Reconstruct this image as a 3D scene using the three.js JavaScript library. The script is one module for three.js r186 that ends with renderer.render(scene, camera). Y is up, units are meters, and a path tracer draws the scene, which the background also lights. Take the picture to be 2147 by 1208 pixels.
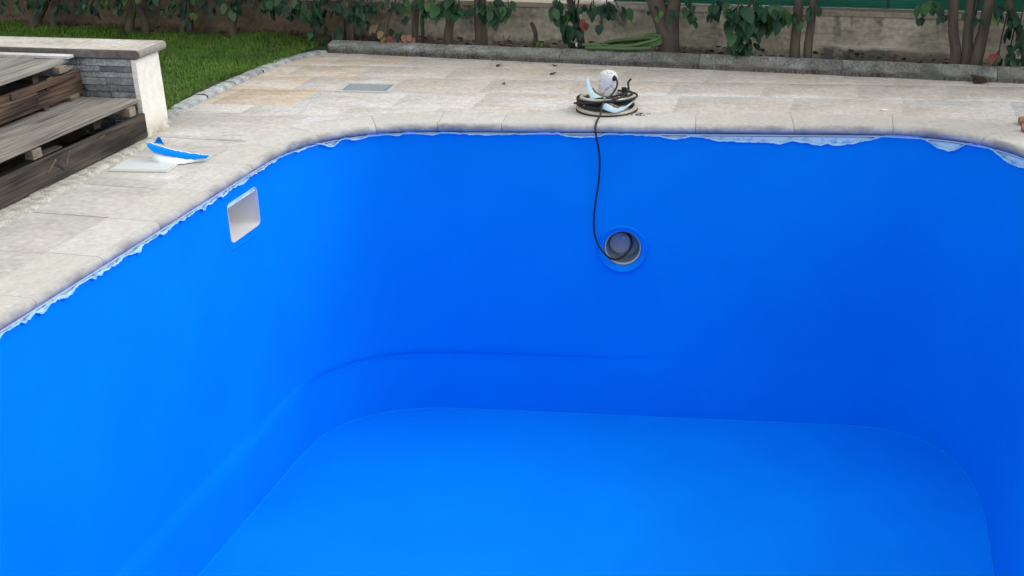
import * as THREE from 'three';
import { mergeGeometries, mergeVertices, toCreasedNormals } from 'three/addons/utils/BufferGeometryUtils.js';
import { RoundedBoxGeometry } from 'three/addons/geometries/RoundedBoxGeometry.js';
import { MarchingCubes } from 'three/addons/objects/MarchingCubes.js';
import { ImprovedNoise } from 'three/addons/math/ImprovedNoise.js';

// ------------------------------------------------------------------ camera, sky, sun, exposure
const scene = new THREE.Scene();
const camera = new THREE.PerspectiveCamera(27.16, 16 / 9, 0.05, 600);
camera.position.set(0, 1.75, 0);
camera.setRotationFromMatrix(new THREE.Matrix4().makeBasis(
  new THREE.Vector3(0.9611, -0.03134, -0.27442), new THREE.Vector3(-0.07831, 0.92184, -0.37956), new THREE.Vector3(0.26487, 0.38629, 0.88353)));
camera.updateMatrixWorld();

const SUN = new THREE.Vector3(0.78, 0.62, -0.16).normalize();
{ // overcast sky: brighter overhead and around the hidden sun
  const W = 256, H = 128, data = new Float32Array(W * H * 4);
  for (let j = 0; j < H; j++) for (let i = 0; i < W; i++) {
    const el = ((j + .5) / H - .5) * Math.PI, az = ((i + .5) / W - .5) * 2 * Math.PI;
    const d = [Math.cos(el) * Math.cos(az), Math.sin(el), Math.cos(el) * Math.sin(az)];
    const c = d[0] * SUN.x + d[1] * SUN.y + d[2] * SUN.z;
    let L = d[1] > 0 ? 0.64 + 0.34 * d[1] : 0.28;
    const g = d[1] > 0 ? 1 : 0;
    L += g * (0.85 * Math.pow(Math.max(0, c), 3) + 0.5 * Math.pow(Math.max(0, c), 14));
    const k = (j * W + i) * 4;
    data[k] = L * 0.98; data[k + 1] = L; data[k + 2] = L * 1.03; data[k + 3] = 1;
  }
  const t = new THREE.DataTexture(data, W, H, THREE.RGBAFormat, THREE.FloatType);
  t.mapping = THREE.EquirectangularReflectionMapping; t.magFilter = t.minFilter = THREE.LinearFilter; t.needsUpdate = true;
  scene.background = t; scene.environment = t;
}
const sun = new THREE.DirectionalLight(new THREE.Color(1, 0.96, 0.9), 0.8);
sun.position.copy(SUN).multiplyScalar(30).add(new THREE.Vector3(-1, 0, -5)); sun.target.position.set(-1, 0, -5);
sun.castShadow = true; sun.shadow.radius = 45; sun.shadow.mapSize.set(2048, 2048);
Object.assign(sun.shadow.camera, { left: -10, right: 10, top: 10, bottom: -10, near: 1, far: 60 });
scene.add(sun, sun.target);
const renderer = new THREE.WebGLRenderer({ antialias: true });
renderer.shadowMap.enabled = true;
renderer.toneMapping = THREE.LinearToneMapping;
renderer.toneMappingExposure = 1.1;

// ------------------------------------------------------------------ helpers
let seed = 12345;
const rnd = () => { seed = (seed * 1664525 + 1013904223) >>> 0; return seed / 4294967296; };
const rr = (a, b) => a + (b - a) * rnd();
const pick = a => a[Math.floor(rnd() * a.length)];
const clamp = (x, a = 0, b = 1) => Math.min(b, Math.max(a, x));
const lerp = (a, b, t) => a + (b - a) * t;
const sstep = (a, b, x) => { const t = clamp((x - a) / (b - a)); return t * t * (3 - 2 * t); };
const V = (x, y, z) => new THREE.Vector3(x, y, z);
const perlin = new ImprovedNoise();
const n3 = (x, y, z = 0) => perlin.noise(x + 31.7, y + 17.3, z + 5.1);
const fbm = (x, y, z = 0, o = 4) => { let a = 0, s = .5; for (let i = 0; i < o; i++) { a += s * n3(x, y, z + i * 9.1); x *= 2.03; y *= 2.03; z *= 2.03; s *= .5; } return a; };
const used = {};
function numbered(n) { const k = used[n] = (used[n] ?? -1) + 1; return k ? `${n}_${String(k).padStart(3, '0')}` : n; }
function tag(o, label, category, group) { o.userData.label = label; o.userData.category = category; if (group) o.userData.group = group; return o; }
function thing(name, label, category, [x, y, z] = [0, 0, 0], turn = 0, group) {
  const o = new THREE.Group(); o.name = numbered(name); o.position.set(x, y, z); o.rotation.y = turn; scene.add(o); return tag(o, label, category, group);
}
function structure(name, o = new THREE.Group()) { o.name = numbered(name); o.userData.kind = 'structure'; if (o.isMesh) o.castShadow = o.receiveShadow = true; scene.add(o); return o; }
const counters = new WeakMap();
function part(name, geo, mat, parent, kind) {
  const m = new THREE.Mesh(geo, mat); m.castShadow = m.receiveShadow = true;
  const c = counters.get(parent) ?? {}; counters.set(parent, c); c[name] = (c[name] ?? -1) + 1;
  m.name = c[name] ? `${name}_${String(c[name]).padStart(3, '0')}` : name;
  if (kind) m.userData.kind = kind; parent.add(m); return m;
}
function tex(w, h, fn, srgb = true) { // fn(u, v) -> linear r g b 0..1
  const d = new Uint8Array(w * h * 4);
  const g = x => srgb ? (x <= .0031308 ? 12.92 * x : 1.055 * Math.pow(x, 1 / 2.4) - .055) : x;
  for (let j = 0; j < h; j++) for (let i = 0; i < w; i++) {
    const c = fn((i + .5) / w, (j + .5) / h), k = (j * w + i) * 4;
    for (let q = 0; q < 3; q++) d[k + q] = Math.round(255 * g(clamp(c[q]))); d[k + 3] = 255;
  }
  const t = new THREE.DataTexture(d, w, h); t.wrapS = t.wrapT = THREE.RepeatWrapping; t.magFilter = THREE.LinearFilter; t.minFilter = THREE.LinearFilter;
  if (srgb) t.colorSpace = THREE.SRGBColorSpace; t.needsUpdate = true; return t;
}
// seamless noise on a torus-free tile: blend of two shifted copies
function tile(f) { return (u, v) => { const a = sstep(0, 1, u), b = sstep(0, 1, v); return (1 - a) * ((1 - b) * f(u + 1, v + 1) + b * f(u + 1, v)) + a * ((1 - b) * f(u, v + 1) + b * f(u, v)); }; }
function std(rgb, rough = .9, extra = {}) { const m = new THREE.MeshStandardMaterial({ roughness: rough, side: THREE.DoubleSide, ...extra }); m.color.setRGB(...rgb); return m; }
function meshGeo(pos, idx, uv) {
  const g = new THREE.BufferGeometry(); g.setAttribute('position', new THREE.Float32BufferAttribute(pos, 3));
  g.setAttribute('uv', new THREE.Float32BufferAttribute(uv ?? new Array(pos.length / 3 * 2).fill(0), 2)); g.setIndex(idx); g.computeVertexNormals(); return g;
}
function box(w, h, d, r = .004) { return new RoundedBoxGeometry(w, h, d, 1, Math.min(r, w / 2.1, h / 2.1, d / 2.1)); }
// planar uv in metres by the dominant normal; `long` = axis that the grain runs along (x or z)
function boxUV(g, long = 'x', ou = 0, ov = 0, su = 1, sv = 1) {
  if (g.index) g = g.toNonIndexed();
  const p = g.attributes.position, n = g.attributes.normal, uv = new Float32Array(p.count * 2);
  for (let i = 0; i < p.count; i++) {
    const x = p.getX(i), y = p.getY(i), z = p.getZ(i), ax = Math.abs(n.getX(i)), ay = Math.abs(n.getY(i)), az = Math.abs(n.getZ(i));
    let a, b; if (ay >= ax && ay >= az) [a, b] = long === 'x' ? [x, z] : [z, x]; else if (ax >= az) [a, b] = [z, y]; else [a, b] = [x, y];
    uv[2 * i] = a * su + ou; uv[2 * i + 1] = b * sv + ov;
  }
  g.setAttribute('uv', new THREE.BufferAttribute(uv, 2)); return g;
}
function tube(points, radius, seg = 60, rad = 8, closed = false) {
  const c = new THREE.CatmullRomCurve3(points.map(p => V(...p)), closed, 'centripetal');
  return new THREE.TubeGeometry(c, seg, radius, rad, closed);
}
function limb(points, r0, r1, seg = 14, rad = 8, rough = .12) { // tapered, knotty branch
  const c = new THREE.CatmullRomCurve3(points.map(p => V(...p)));
  const fr = c.computeFrenetFrames(seg, false), pos = [], uv = [], idx = [];
  const off = rnd() * 50;
  for (let i = 0; i <= seg; i++) {
    const t = i / seg, P = c.getPointAt(t), r = lerp(r0, r1, t) * (1 + .12 * n3(t * 6, off));
    for (let j = 0; j <= rad; j++) {
      const a = (j % rad) / rad * Math.PI * 2, q = r * (1 + rough * n3(Math.cos(a) * 2 + off, Math.sin(a) * 2, t * 9));
      const d = fr.normals[i].clone().multiplyScalar(Math.cos(a) * q).addScaledVector(fr.binormals[i], Math.sin(a) * q).add(P);
      pos.push(d.x, d.y, d.z); uv.push(j / rad * .25, t * 1.0);
      if (i < seg && j < rad) { const b = i * (rad + 1) + j; idx.push(b, b + rad + 1, b + 1, b + 1, b + rad + 1, b + rad + 2); }
    }
  }
  return meshGeo(pos, idx, uv);
}
function strip(rows, uvf) { // rows: arrays of [x,y,z] of equal length -> grid
  const pos = [], uv = [], idx = [], n = rows[0].length;
  rows.forEach((r, i) => r.forEach((p, j) => { pos.push(...p); uv.push(...(uvf ? uvf(i, j, p) : [j / n, i / rows.length]));
    if (i < rows.length - 1 && j < n - 1) { const b = i * n + j; idx.push(b, b + n, b + 1, b + 1, b + n, b + n + 1); } }));
  return meshGeo(pos, idx, uv);
}

// ------------------------------------------------------------------ materials
const T = {};
{ // pale weathered limestone, 2 m tile
  const big = tile((u, v) => fbm(u * 5, v * 5, 1, 4)), fine = tile((u, v) => fbm(u * 60, v * 60, 2, 3)), streak = tile((u, v) => fbm(u * 3.2, v * 14, 7, 4)), pit = tile((u, v) => n3(u * 90, v * 90, 4));
  T.stone = tex(1024, 1024, (u, v) => {
    const b = big(u, v), s = streak(u, v), f = fine(u, v), p = pit(u, v) > .42 ? -.12 : 0;
    let k = 1 + .45 * b + .55 * f + p; const w = sstep(-.02, .3, s);
    return [lerp(.66, .80, w) * k, lerp(.64, .80, w) * k, lerp(.61, .80, w) * k];
  });
  T.stoneBump = tex(512, 512, (u, v) => { const q = .5 + .5 * fine(u, v) + .3 * big(u, v); return [q, q, q]; }, false);
}
const stoneMat = (r, g, b) => std([r, g, b], .93, { map: T.stone, bumpMap: T.stoneBump, bumpScale: .003 });
T.stone.repeat.set(.5, .5); T.stoneBump.repeat.set(.5, .5);
const M = {
  slabs: [stoneMat(.62, .585, .54), stoneMat(.60, .55, .50), stoneMat(.64, .62, .59), stoneMat(.58, .52, .46), stoneMat(.63, .59, .54)],
  slabsLeft: [stoneMat(.735, .715, .68), stoneMat(.74, .715, .68), stoneMat(.725, .705, .67)],
  tan: stoneMat(.58, .44, .30), tan2: stoneMat(.56, .46, .36),
  mortar: std([.56, .55, .53], .95, { map: T.stone, bumpMap: T.stoneBump, bumpScale: .003 }),
};
{ // far paving: mortar wash smeared over the slabs; one sheet, x -4.2..2.8, z -8.2..-6.0
  T.wash = tex(2048, 640, (u, v) => { const x = -4.2 + 7 * u, z = -6 - 2.2 * v, f = fbm(x * 22, z * 30, 131, 3), g = fbm(x * 55, z * 60, 133, 2), m = fbm(x * 1.3, z * 5.5, 135, 4), m2 = fbm(x * 4, z * 13, 137, 4), zz = z + .075 * (x + 1.1);
    const band = Math.exp(-Math.pow((zz + 7.09 + .10 * m2 + .05 * m) / .055, 2)) * sstep(-2.9, -1.2, x + .4 * m), near = sstep(-7.22, -6.75, zz + .18 * m + .1 * m2) * sstep(.2, -1.9, x + .5 * m), right = sstep(.1, .9, x) * sstep(-7.3, -7.0, zz + .25 * m), lf = sstep(-2.5, -3.3, x) * sstep(.0, .22, m2 + .5 * m);
    const w = clamp(.10 + .9 * band + .62 * near + .6 * right + .75 * lf + .9 * m + .8 * m2), k = 1 + .35 * f + .4 * g, pk = sstep(-.05, .3, fbm(x * 1.1, z * 2.4, 139, 3));
    const b = [lerp(.68, .70, pk), lerp(.615, .595, pk), lerp(.545, .50, pk)]; return [lerp(b[0], .755, w) * k * .84, lerp(b[1], .745, w) * k * .84, lerp(b[2], .725, w) * k * .84]; });
  T.wash.wrapS = T.wash.wrapT = THREE.ClampToEdgeWrapping;
  const wm = (r, g, b) => std([r, g, b], .93, { map: T.wash });
  M.slabs = [wm(1, 1, 1), wm(.97, .955, .94), wm(.95, .94, .93), wm(1, .985, .965)]; M.tan = wm(.88, .76, .62); M.tan2 = wm(.97, .89, .80); M.washMortar = wm(.97, .97, .98);
}
{ // coping: stone; nose colour holds dirt, painted-in shade and rubbed blue paint; u along the edge (4 m), v across (0.4 m)
  const f1 = tile((u, v) => fbm(u * 40, v * 5, 3, 4)), f2 = tile((u, v) => fbm(u * 170, v * 17, 8, 3)), f3 = tile((u, v) => fbm(u * 13, v * 2, 11, 3)), f4 = tile((u, v) => fbm(u * 9, v * 2, 15, 3));
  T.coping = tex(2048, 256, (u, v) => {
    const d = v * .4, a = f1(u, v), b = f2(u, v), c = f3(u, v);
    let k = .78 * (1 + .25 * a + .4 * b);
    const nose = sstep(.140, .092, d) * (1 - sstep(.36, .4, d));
    const dirtShade = nose * clamp(.46 + 1.6 * a + 1.2 * c) * .72;
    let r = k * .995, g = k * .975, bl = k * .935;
    r = lerp(r, .235, dirtShade); g = lerp(g, .245, dirtShade); bl = lerp(bl, .26, dirtShade);
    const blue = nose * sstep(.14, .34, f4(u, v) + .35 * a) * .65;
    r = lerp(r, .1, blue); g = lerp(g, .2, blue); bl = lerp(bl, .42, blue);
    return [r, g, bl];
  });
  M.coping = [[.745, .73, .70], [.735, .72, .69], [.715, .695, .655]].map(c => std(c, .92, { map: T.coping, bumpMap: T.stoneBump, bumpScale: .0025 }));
}
{ // blue pool membrane
  const w = tile((u, v) => fbm(u * 4, v * 4, 21, 4)), s = tile((u, v) => fbm(u * 11, v * 11, 25, 4));
  T.liner = tex(512, 512, (u, v) => { const k = .93 + .22 * w(u, v) + .07 * s(u, v); return [k, k, Math.min(1, .5 + .5 * k)]; });
  T.liner.repeat.set(.33, .33);
  const mk = (c) => { const m = new THREE.MeshPhysicalMaterial({ roughness: .62, specularIntensity: .12, side: THREE.DoubleSide, map: T.liner }); m.color.setRGB(...c); return m; };
  M.liner = mk([0, .272, .90]); M.linerLip = mk([0, .25, .88]);
  const e = tile((u, v) => fbm(u * 9, v * 9, 31, 4));
  T.backing = tex(256, 256, (u, v) => { const t = sstep(.0, .32, e(u, v)); return [lerp(.72, .25, t), lerp(.88, .56, t), lerp(.94, .88, t)]; });
  T.backing.repeat.set(2.2, 2.2);
  M.backing = std([1.0, 1.08, 1.06], .85, { map: T.backing });
  M.edge = std([.70, .96, 1.06], .8, { map: T.backing });
}
M.track = std([.88, .89, .90], .5); M.rubber = std([.012, .012, .013], .6); M.blackCable = std([.010, .011, .014], .5);
{ // woods, u along the grain
  const mkWood = (a, b, z, k) => tex(512, 256, (u, v) => {
    const g = tile((x, y) => fbm(x * 5, y * 42, z, 4))(u, v), h = tile((x, y) => fbm(x * 4, y * 5, z + 3, 3))(u, v), c = tile((x, y) => n3(x * 3, y * 60, z + 7))(u, v) > .38 ? .45 : 1;
    const t = clamp(.45 + 1.2 * g + k * h); return [0, 1, 2].map(i => lerp(a[i], b[i], t) * c);
  });
  T.greyWood = mkWood([.085, .080, .072], [.46, .445, .42], 41, .9);
  T.brownWood = mkWood([.022, .014, .010], [.21, .135, .09], 47, 1.7);
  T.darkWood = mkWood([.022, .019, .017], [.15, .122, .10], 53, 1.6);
  M.greyWood = [[.88, .85, .80], [.74, .72, .69], [.86, .80, .73]].map(c => std(c, .88, { map: T.greyWood, bumpMap: T.greyWood, bumpScale: .002 }));
  M.brownWood = std([.70, .66, .62], .85, { map: T.brownWood, bumpMap: T.brownWood, bumpScale: .002 });
  M.brownWood2 = std([1.05, 1.0, .95], .85, { map: T.brownWood });
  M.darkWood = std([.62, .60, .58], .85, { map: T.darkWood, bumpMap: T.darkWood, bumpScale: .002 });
  M.block = std([.85, .74, .60], .9, { map: T.greyWood });
  const bark = tile((u, v) => fbm(u * 16, v * 4, 61, 4)), moss = tile((u, v) => fbm(u * 3, v * 3, 66, 3));
  T.bark = tex(256, 512, (u, v) => { const t = clamp(.5 + bark(u, v)), m = sstep(.1, .35, moss(u, v)); return [lerp(.06, .27, t), lerp(.05, .22, t) + .02 * m, lerp(.042, .17, t) - .03 * m]; });
  M.bark = std([.72, .72, .72], .95, { map: T.bark, bumpMap: T.bark, bumpScale: .004 }); M.barkDark = std([.4, .4, .42], .95, { map: T.bark });
}
{ // concrete, render, soil
  const a = tile((u, v) => fbm(u * 8, v * 8, 71, 5)), b = tile((u, v) => fbm(u * 50, v * 50, 74, 3));
  T.concrete = tex(512, 512, (u, v) => { const k = clamp(.62 + .75 * a(u, v) + .8 * b(u, v), .12, 1); const lich = b(u, v) > .27 ? .3 : 0; return [k * .98 + lich, k + lich, k * .97 + lich]; });
  T.concrete.repeat.set(1.3, 1.3);
  T.concBump = tex(256, 256, (u, v) => { const q = .5 + .8 * a(u, v) + .5 * b(u, v); return [q, q, q]; }, false); T.concBump.repeat.set(1.3, 1.3);
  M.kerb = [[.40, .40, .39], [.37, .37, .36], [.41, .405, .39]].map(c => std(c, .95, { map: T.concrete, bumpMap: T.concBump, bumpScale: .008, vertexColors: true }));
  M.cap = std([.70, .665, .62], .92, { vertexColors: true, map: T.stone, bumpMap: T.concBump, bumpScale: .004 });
  M.capDirty = std([.3, .3, .29], .95, { map: T.concrete });
  M.edging = [[.62, .635, .645], [.68, .70, .71], [.55, .56, .56]].map(c => std(c, .95, { map: T.concrete, bumpMap: T.concBump, bumpScale: .006 }));
  M.soil = std([.06, .045, .033], 1, { map: T.concrete, bumpMap: T.concBump, bumpScale: .02 });
  M.lawn = std([.045, .07, .025], 1, { map: T.concrete }); M.ground = std([.09, .11, .055], 1, { map: T.concrete });
  M.path = std([1, .80, .42], .95, { map: T.stone });
  M.slate = [[.24, .245, .275], [.44, .46, .50], [.66, .70, .75], [.18, .185, .21], [.34, .35, .375], [.52, .55, .58]].map(c => std(c, .8, { map: T.concrete, bumpMap: T.concBump, bumpScale: .006 }));
}
M.leafGreen = [[.026, .078, .036], [.016, .048, .028], [.044, .115, .042], [.09, .15, .035]].map(c => { const m = new THREE.MeshPhysicalMaterial({ roughness: .42, specularIntensity: .5, side: THREE.DoubleSide }); m.color.setRGB(...c); return m; });
M.leafRed = std([.20, .05, .035], .6); M.leafPink = std([.30, .15, .11], .7); M.leafTan = std([.22, .16, .075], .7);
M.crown = std([.028, .066, .030], .55);

// ------------------------------------------------------------------ the pool's edge line (x, z), s in metres
const PT = [];
function bez(P0, Cn, P3, k, n) {
  const C1 = [0, 1].map(i => P0[i] + k * (Cn[i] - P0[i])), C2 = [0, 1].map(i => P3[i] + k * (Cn[i] - P3[i]));
  for (let q = 1; q <= n; q++) { const t = q / n, u = 1 - t; PT.push([0, 1].map(i => u * u * u * P0[i] + 3 * u * u * t * C1[i] + 3 * u * t * t * C2[i] + t * t * t * P3[i])); }
}
function line(to, step) { const a = PT[PT.length - 1], L = Math.hypot(to[0] - a[0], to[1] - a[1]), n = Math.max(1, Math.round(L / step)); for (let q = 1; q <= n; q++) PT.push([lerp(a[0], to[0], q / n), lerp(a[1], to[1], q / n)]); }
const NX = -1.239, NZ = -6.265 - .137 * (NX + 2.25), NR = .2;               // light niche on the end wall
const farPt = x => [x, -6.265 - .13696 * (x + 2.25)];
PT.push([-3, -1.6]); line([-3, -5.0], .1); line([-3, -5.44], .44); line([-3, -5.46], .1);
bez([-3, -5.46], [-3, -6.16], [-2.25, -6.265], .66, 24);
line(farPt(NX - NR), .1); line(farPt(NX + NR), .5); line([.05, -6.58], .1);
bez([.05, -6.58], [1.0, -6.71], [1.0, -5.6], .64, 28);
line([1.0, -1.6], .15); bez([1.0, -1.6], [1.0, -.9], [.3, -.9], .6, 10); line([-2.3, -.9], .2); bez([-2.3, -.9], [-3, -.9], [-3, -1.6], .6, 10);
const SP = [0]; for (let i = 1; i < PT.length; i++) SP.push(SP[i - 1] + Math.hypot(PT[i][0] - PT[i - 1][0], PT[i][1] - PT[i - 1][1]));
const LEN = SP[SP.length - 1];
const TN = PT.map((p, i) => { const n = PT.length - 1, a = PT[i === 0 ? n - 1 : i - 1], b = PT[i === n ? 1 : i + 1]; const dx = b[0] - a[0], dz = b[1] - a[1], l = Math.hypot(dx, dz); return [dz / l, -dx / l]; });
function at(s) { // -> x, z, outward nx, nz
  s = ((s % LEN) + LEN) % LEN; let i = 1; while (i < SP.length - 1 && SP[i] < s) i++;
  const t = (s - SP[i - 1]) / (SP[i] - SP[i - 1] || 1), nx = lerp(TN[i - 1][0], TN[i][0], t), nz = lerp(TN[i - 1][1], TN[i][1], t), l = Math.hypot(nx, nz);
  return [lerp(PT[i - 1][0], PT[i][0], t), lerp(PT[i - 1][1], PT[i][1], t), nx / l, nz / l];
}
const S_FAR = SP[PT.findIndex(p => Math.abs(p[0] + 2.25) < 1e-6 && p[1] < -6)];
const off = (s, d, y) => { const a = at(s); return [a[0] + a[2] * d, y, a[1] + a[3] * d]; };
const outline = d => PT.slice(0, -1).map((p, i) => [p[0] + TN[i][0] * d, p[1] + TN[i][1] * d]);
// torn upper edge of the membrane: (s, y)
const EDGE = [3.97, -.052, 4.07, -.040, 4.11, -.030, 4.20, -.050, 4.25, -.042, 4.31, -.030, 4.35, -.046, 4.43, -.074, 4.47, -.050, 4.51, -.036, 4.54, -.052, 4.61, -.057, 4.65, -.040, 4.70, -.030, 4.75, -.044, 4.82, -.049, 4.89, -.035, 4.93, -.046, 5.00, -.053, 5.08, -.042, 5.27, -.052, 5.55, -.048, 5.72, -.032, 5.75, -.048, 5.87, -.067, 5.95, -.056, 6.03, -.040, 6.09, -.045, 6.25, -.050, 6.40, -.068, 6.48, -.050];
const EDGE2 = [6.59, -.066, 6.61, -.075, 6.77, -.079, 6.93, -.083, 6.97, -.094, 7.03, -.074, 7.11, -.082, 7.18, -.096, 7.22, -.086, 7.29, -.098, 7.39, -.076, 7.46, -.056, 7.56, -.036, 7.68, -.034, 7.74, -.053, 7.80, -.083, 7.86, -.094, 7.90, -.082, 7.94, -.053, 8.00, -.026, 8.03, -.037, 8.11, -.047, 8.14, -.066, 8.20, -.085, 8.28, -.093, 8.45, -.06];
const ED = [...EDGE, ...EDGE2];
function edgeY(s) {
  const j = .006 * n3(s * 22, 3) + .0035 * n3(s * 60, 9);
  if (s < 3.9 || s > 8.45) return -.062 + .014 * n3(s * 9, 1) + 1.3 * j - .012 * Math.abs(n3(s * 24, 4));
  for (let i = 2; i < ED.length; i += 2) if (s <= ED[i]) { const t = clamp((s - ED[i - 2]) / (ED[i] - ED[i - 2])); return lerp(ED[i - 1], ED[i + 1] ?? ED[i - 1], 0) * (1 - t) * 0 + lerp(ED[i - 1], ED[i + 1], t) + j - .006; }
  return -.06;
}

// ------------------------------------------------------------------ ground, deck, lawn, bed
function holed(outer, hole, y, y2) { // flat sheet with a hole, uv in metres
  const sh = new THREE.Shape(outer.map(p => new THREE.Vector2(p[0], -p[1])));
  if (hole) sh.holes.push(new THREE.Path(hole.map(p => new THREE.Vector2(p[0], -p[1]))));
  const g = new THREE.ShapeGeometry(sh); g.rotateX(-Math.PI / 2); g.translate(0, y, 0); return g;
}
const kz = x => -7.86 + .068 * (x + 1.2);                 // front of the kerb
structure('ground', new THREE.Mesh(holed([[-300, -300], [300, -300], [300, 300], [-300, 300]], outline(.3), -.14), M.ground));
const deck = structure('pool_deck');
const bedGeo = holed([[-3.99, -5.75], [-3.95, -8.03], [6, -7.37], [6, 3], [-3.99, 3]].map(p => [p[0], p[1]]), outline(.1), -.005);
part('mortar_bed', bedGeo, M.mortar, deck);
{ const inn = []; for (let q = 9; q > 4.0; q -= .1) { const p = off(q, .12, 0); inn.push([p[0], p[2]]); } const j = holed([[-3.93, -6.0], [-3.93, -8.03], [2.6, -7.6], [2.6, -5.9], ...inn, [-3.2, -6.0]], null, -.0012), p = j.attributes.position, uv = j.attributes.uv; for (let i = 0; i < p.count; i++) uv.setXY(i, (p.getX(i) + 4.2) / 7, (-6 - p.getZ(i)) / 2.2); part('joint_mortar', j, M.washMortar, deck); }
function slab(poly, mat, y = 0, gap = .003) { // convex polygon -> thin stone with softened, slightly uneven edge
  let cx = 0, cz = 0; poly.forEach(p => { cx += p[0] / poly.length; cz += p[1] / poly.length; });
  const ring = []; const o = rnd() * 99;
  for (let i = 0; i < poly.length; i++) { const a = poly[i], b = poly[(i + 1) % poly.length], L = Math.hypot(a[0] - b[0], a[1] - b[1]), n = Math.max(1, Math.min(4, Math.round(L / .15)));
    for (let q = 0; q < n; q++) ring.push([lerp(a[0], b[0], q / n), lerp(a[1], b[1], q / n)]); }
  const inset = (d, yy) => ring.map((p, i) => { const dx = p[0] - cx, dz = p[1] - cz, l = Math.hypot(dx, dz), k = 1 - (d + .005 * (n3(i * 1.7, o) + .3)) / l; return [cx + dx * k, yy + .0012 * n3(p[0] * 3, p[1] * 3, o), cz + dz * k]; });
  const A = inset(gap, y - .02), B = inset(gap, y - .0015), C = inset(gap + .003, y), pos = [], idx = [], n = ring.length, uo = rnd() * 2, vo = rnd() * 2;
  [...A, ...B, ...C].forEach(p => pos.push(...p)); pos.push(cx, y, cz);
  for (let k = 0; k < 2; k++) for (let i = 0; i < n; i++) { const a = k * n + i, b = k * n + (i + 1) % n; idx.push(a, b, a + n, b, b + n, a + n); }
  for (let i = 0; i < n; i++) idx.push(2 * n + i, 2 * n + (i + 1) % n, 3 * n);
  const far = mat.map === T.wash, uv = []; for (let i = 0; i < pos.length; i += 3) far ? uv.push((pos[i] + 4.2) / 7, (-6 - pos[i + 2]) / 2.2) : uv.push(pos[i] + uo, pos[i + 2] + vo);
  const g = meshGeo(pos, idx, uv); return part('paving_slab', toCreasedNormals(g, .6), mat, deck);
}
function clipHalf(poly, a, b, c) { // keep a x + b z + c >= 0
  const out = []; for (let i = 0; i < poly.length; i++) { const p = poly[i], q = poly[(i + 1) % poly.length], dp = a * p[0] + b * p[1] + c, dq = a * q[0] + b * q[1] + c;
    if (dp >= 0) out.push(p); if (dp * dq < 0) { const t = dp / (dp - dq); out.push([lerp(p[0], q[0], t), lerp(p[1], q[1], t)]); } } return out;
}
const area = p => { let a = 0; for (let i = 0; i < p.length; i++) { const q = p[(i + 1) % p.length]; a += p[i][0] * q[1] - q[0] * p[i][1]; } return Math.abs(a / 2); };
{ // rows beyond the far end, running almost with the pool
  const row = z0 => x => z0 - .08 * (x + 1.1);
  const rows = [[-6.30, -6.69, -4.6], [-6.69, -7.10, -4.42], [-7.10, -7.47, -4.7], [-7.47, -7.82, -4.36], [-7.82, -8.3, -4.6]];
  rows.forEach(([za, zb, x0], r) => { let x = x0;
    while (x < 5.5) { const w = rr(.48, .64), a = row(za), b = row(zb), sk = rr(-.02, .02);
      let p = [[x, a(x)], [x + w, a(x + w)], [x + w + sk, b(x + w)], [x + sk, b(x)]];
      p = clipHalf(p, .068, -1, 0).length ? p : p;
      p = clipHalf(p, -.068, 1, 7.862 - .0816);                    // in front of the kerb
      if (p.length > 2) p = clipHalf(p, 1, 0, 3.93);               // right of the lawn edging
      if (p.length > 2) p = clipHalf(p, -.137, -1, -6.265 - .137 * 2.25 - .14); // beyond the coping
      if (p.length > 2 && area(p) > .012) { const c = p.reduce((s, q) => s + q[0], 0) / p.length;
        const m = (r === 1 && c < -3.45 && c > -3.9) ? M.tan : (r >= 2 && c < -3.3) ? M.tan2 : pick(M.slabs); slab(p, m, rr(-.0006, .0006)); }
      x += w; } });
  // left side between the coping and the steps
  let z = -6.6; const zs = [-6.30, -5.72, -5.30, -4.863, -4.431, -3.963, -3.526, -3.09, -2.65, -2.2, -1.75, -1.3, -.85, -.4, .1];
  for (let i = 0; i + 1 < zs.length; i++) {
    const a = zs[i], b = zs[i + 1]; let p = [[-3.92, a], [-3.10, a], [-3.10, b], [-3.92, b]];
    if (i === 0) p = clipHalf(p, -.08, 1, 6.30 - .088);
    slab(p.map(q => [q[0], q[1]]), pick(M.slabsLeft), rr(-.001, .001));
  }
  for (let zz = -6.2; zz < 0; zz += .5) for (let x = 1.3; x < 4; x += .6) if (zz > -6.0 && x > 1.25) slab([[x, zz], [x + .6, zz], [x + .6, zz + .5], [x, zz + .5]], pick(M.slabsLeft));
  for (let x = -3; x < 1.2; x += .55) for (let q = 0; q < 3; q++) slab([[x, -.72 + q * .5], [x + .55, -.72 + q * .5], [x + .55, -.22 + q * .5], [x, -.22 + q * .5]], pick(M.slabsLeft));
}

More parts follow.
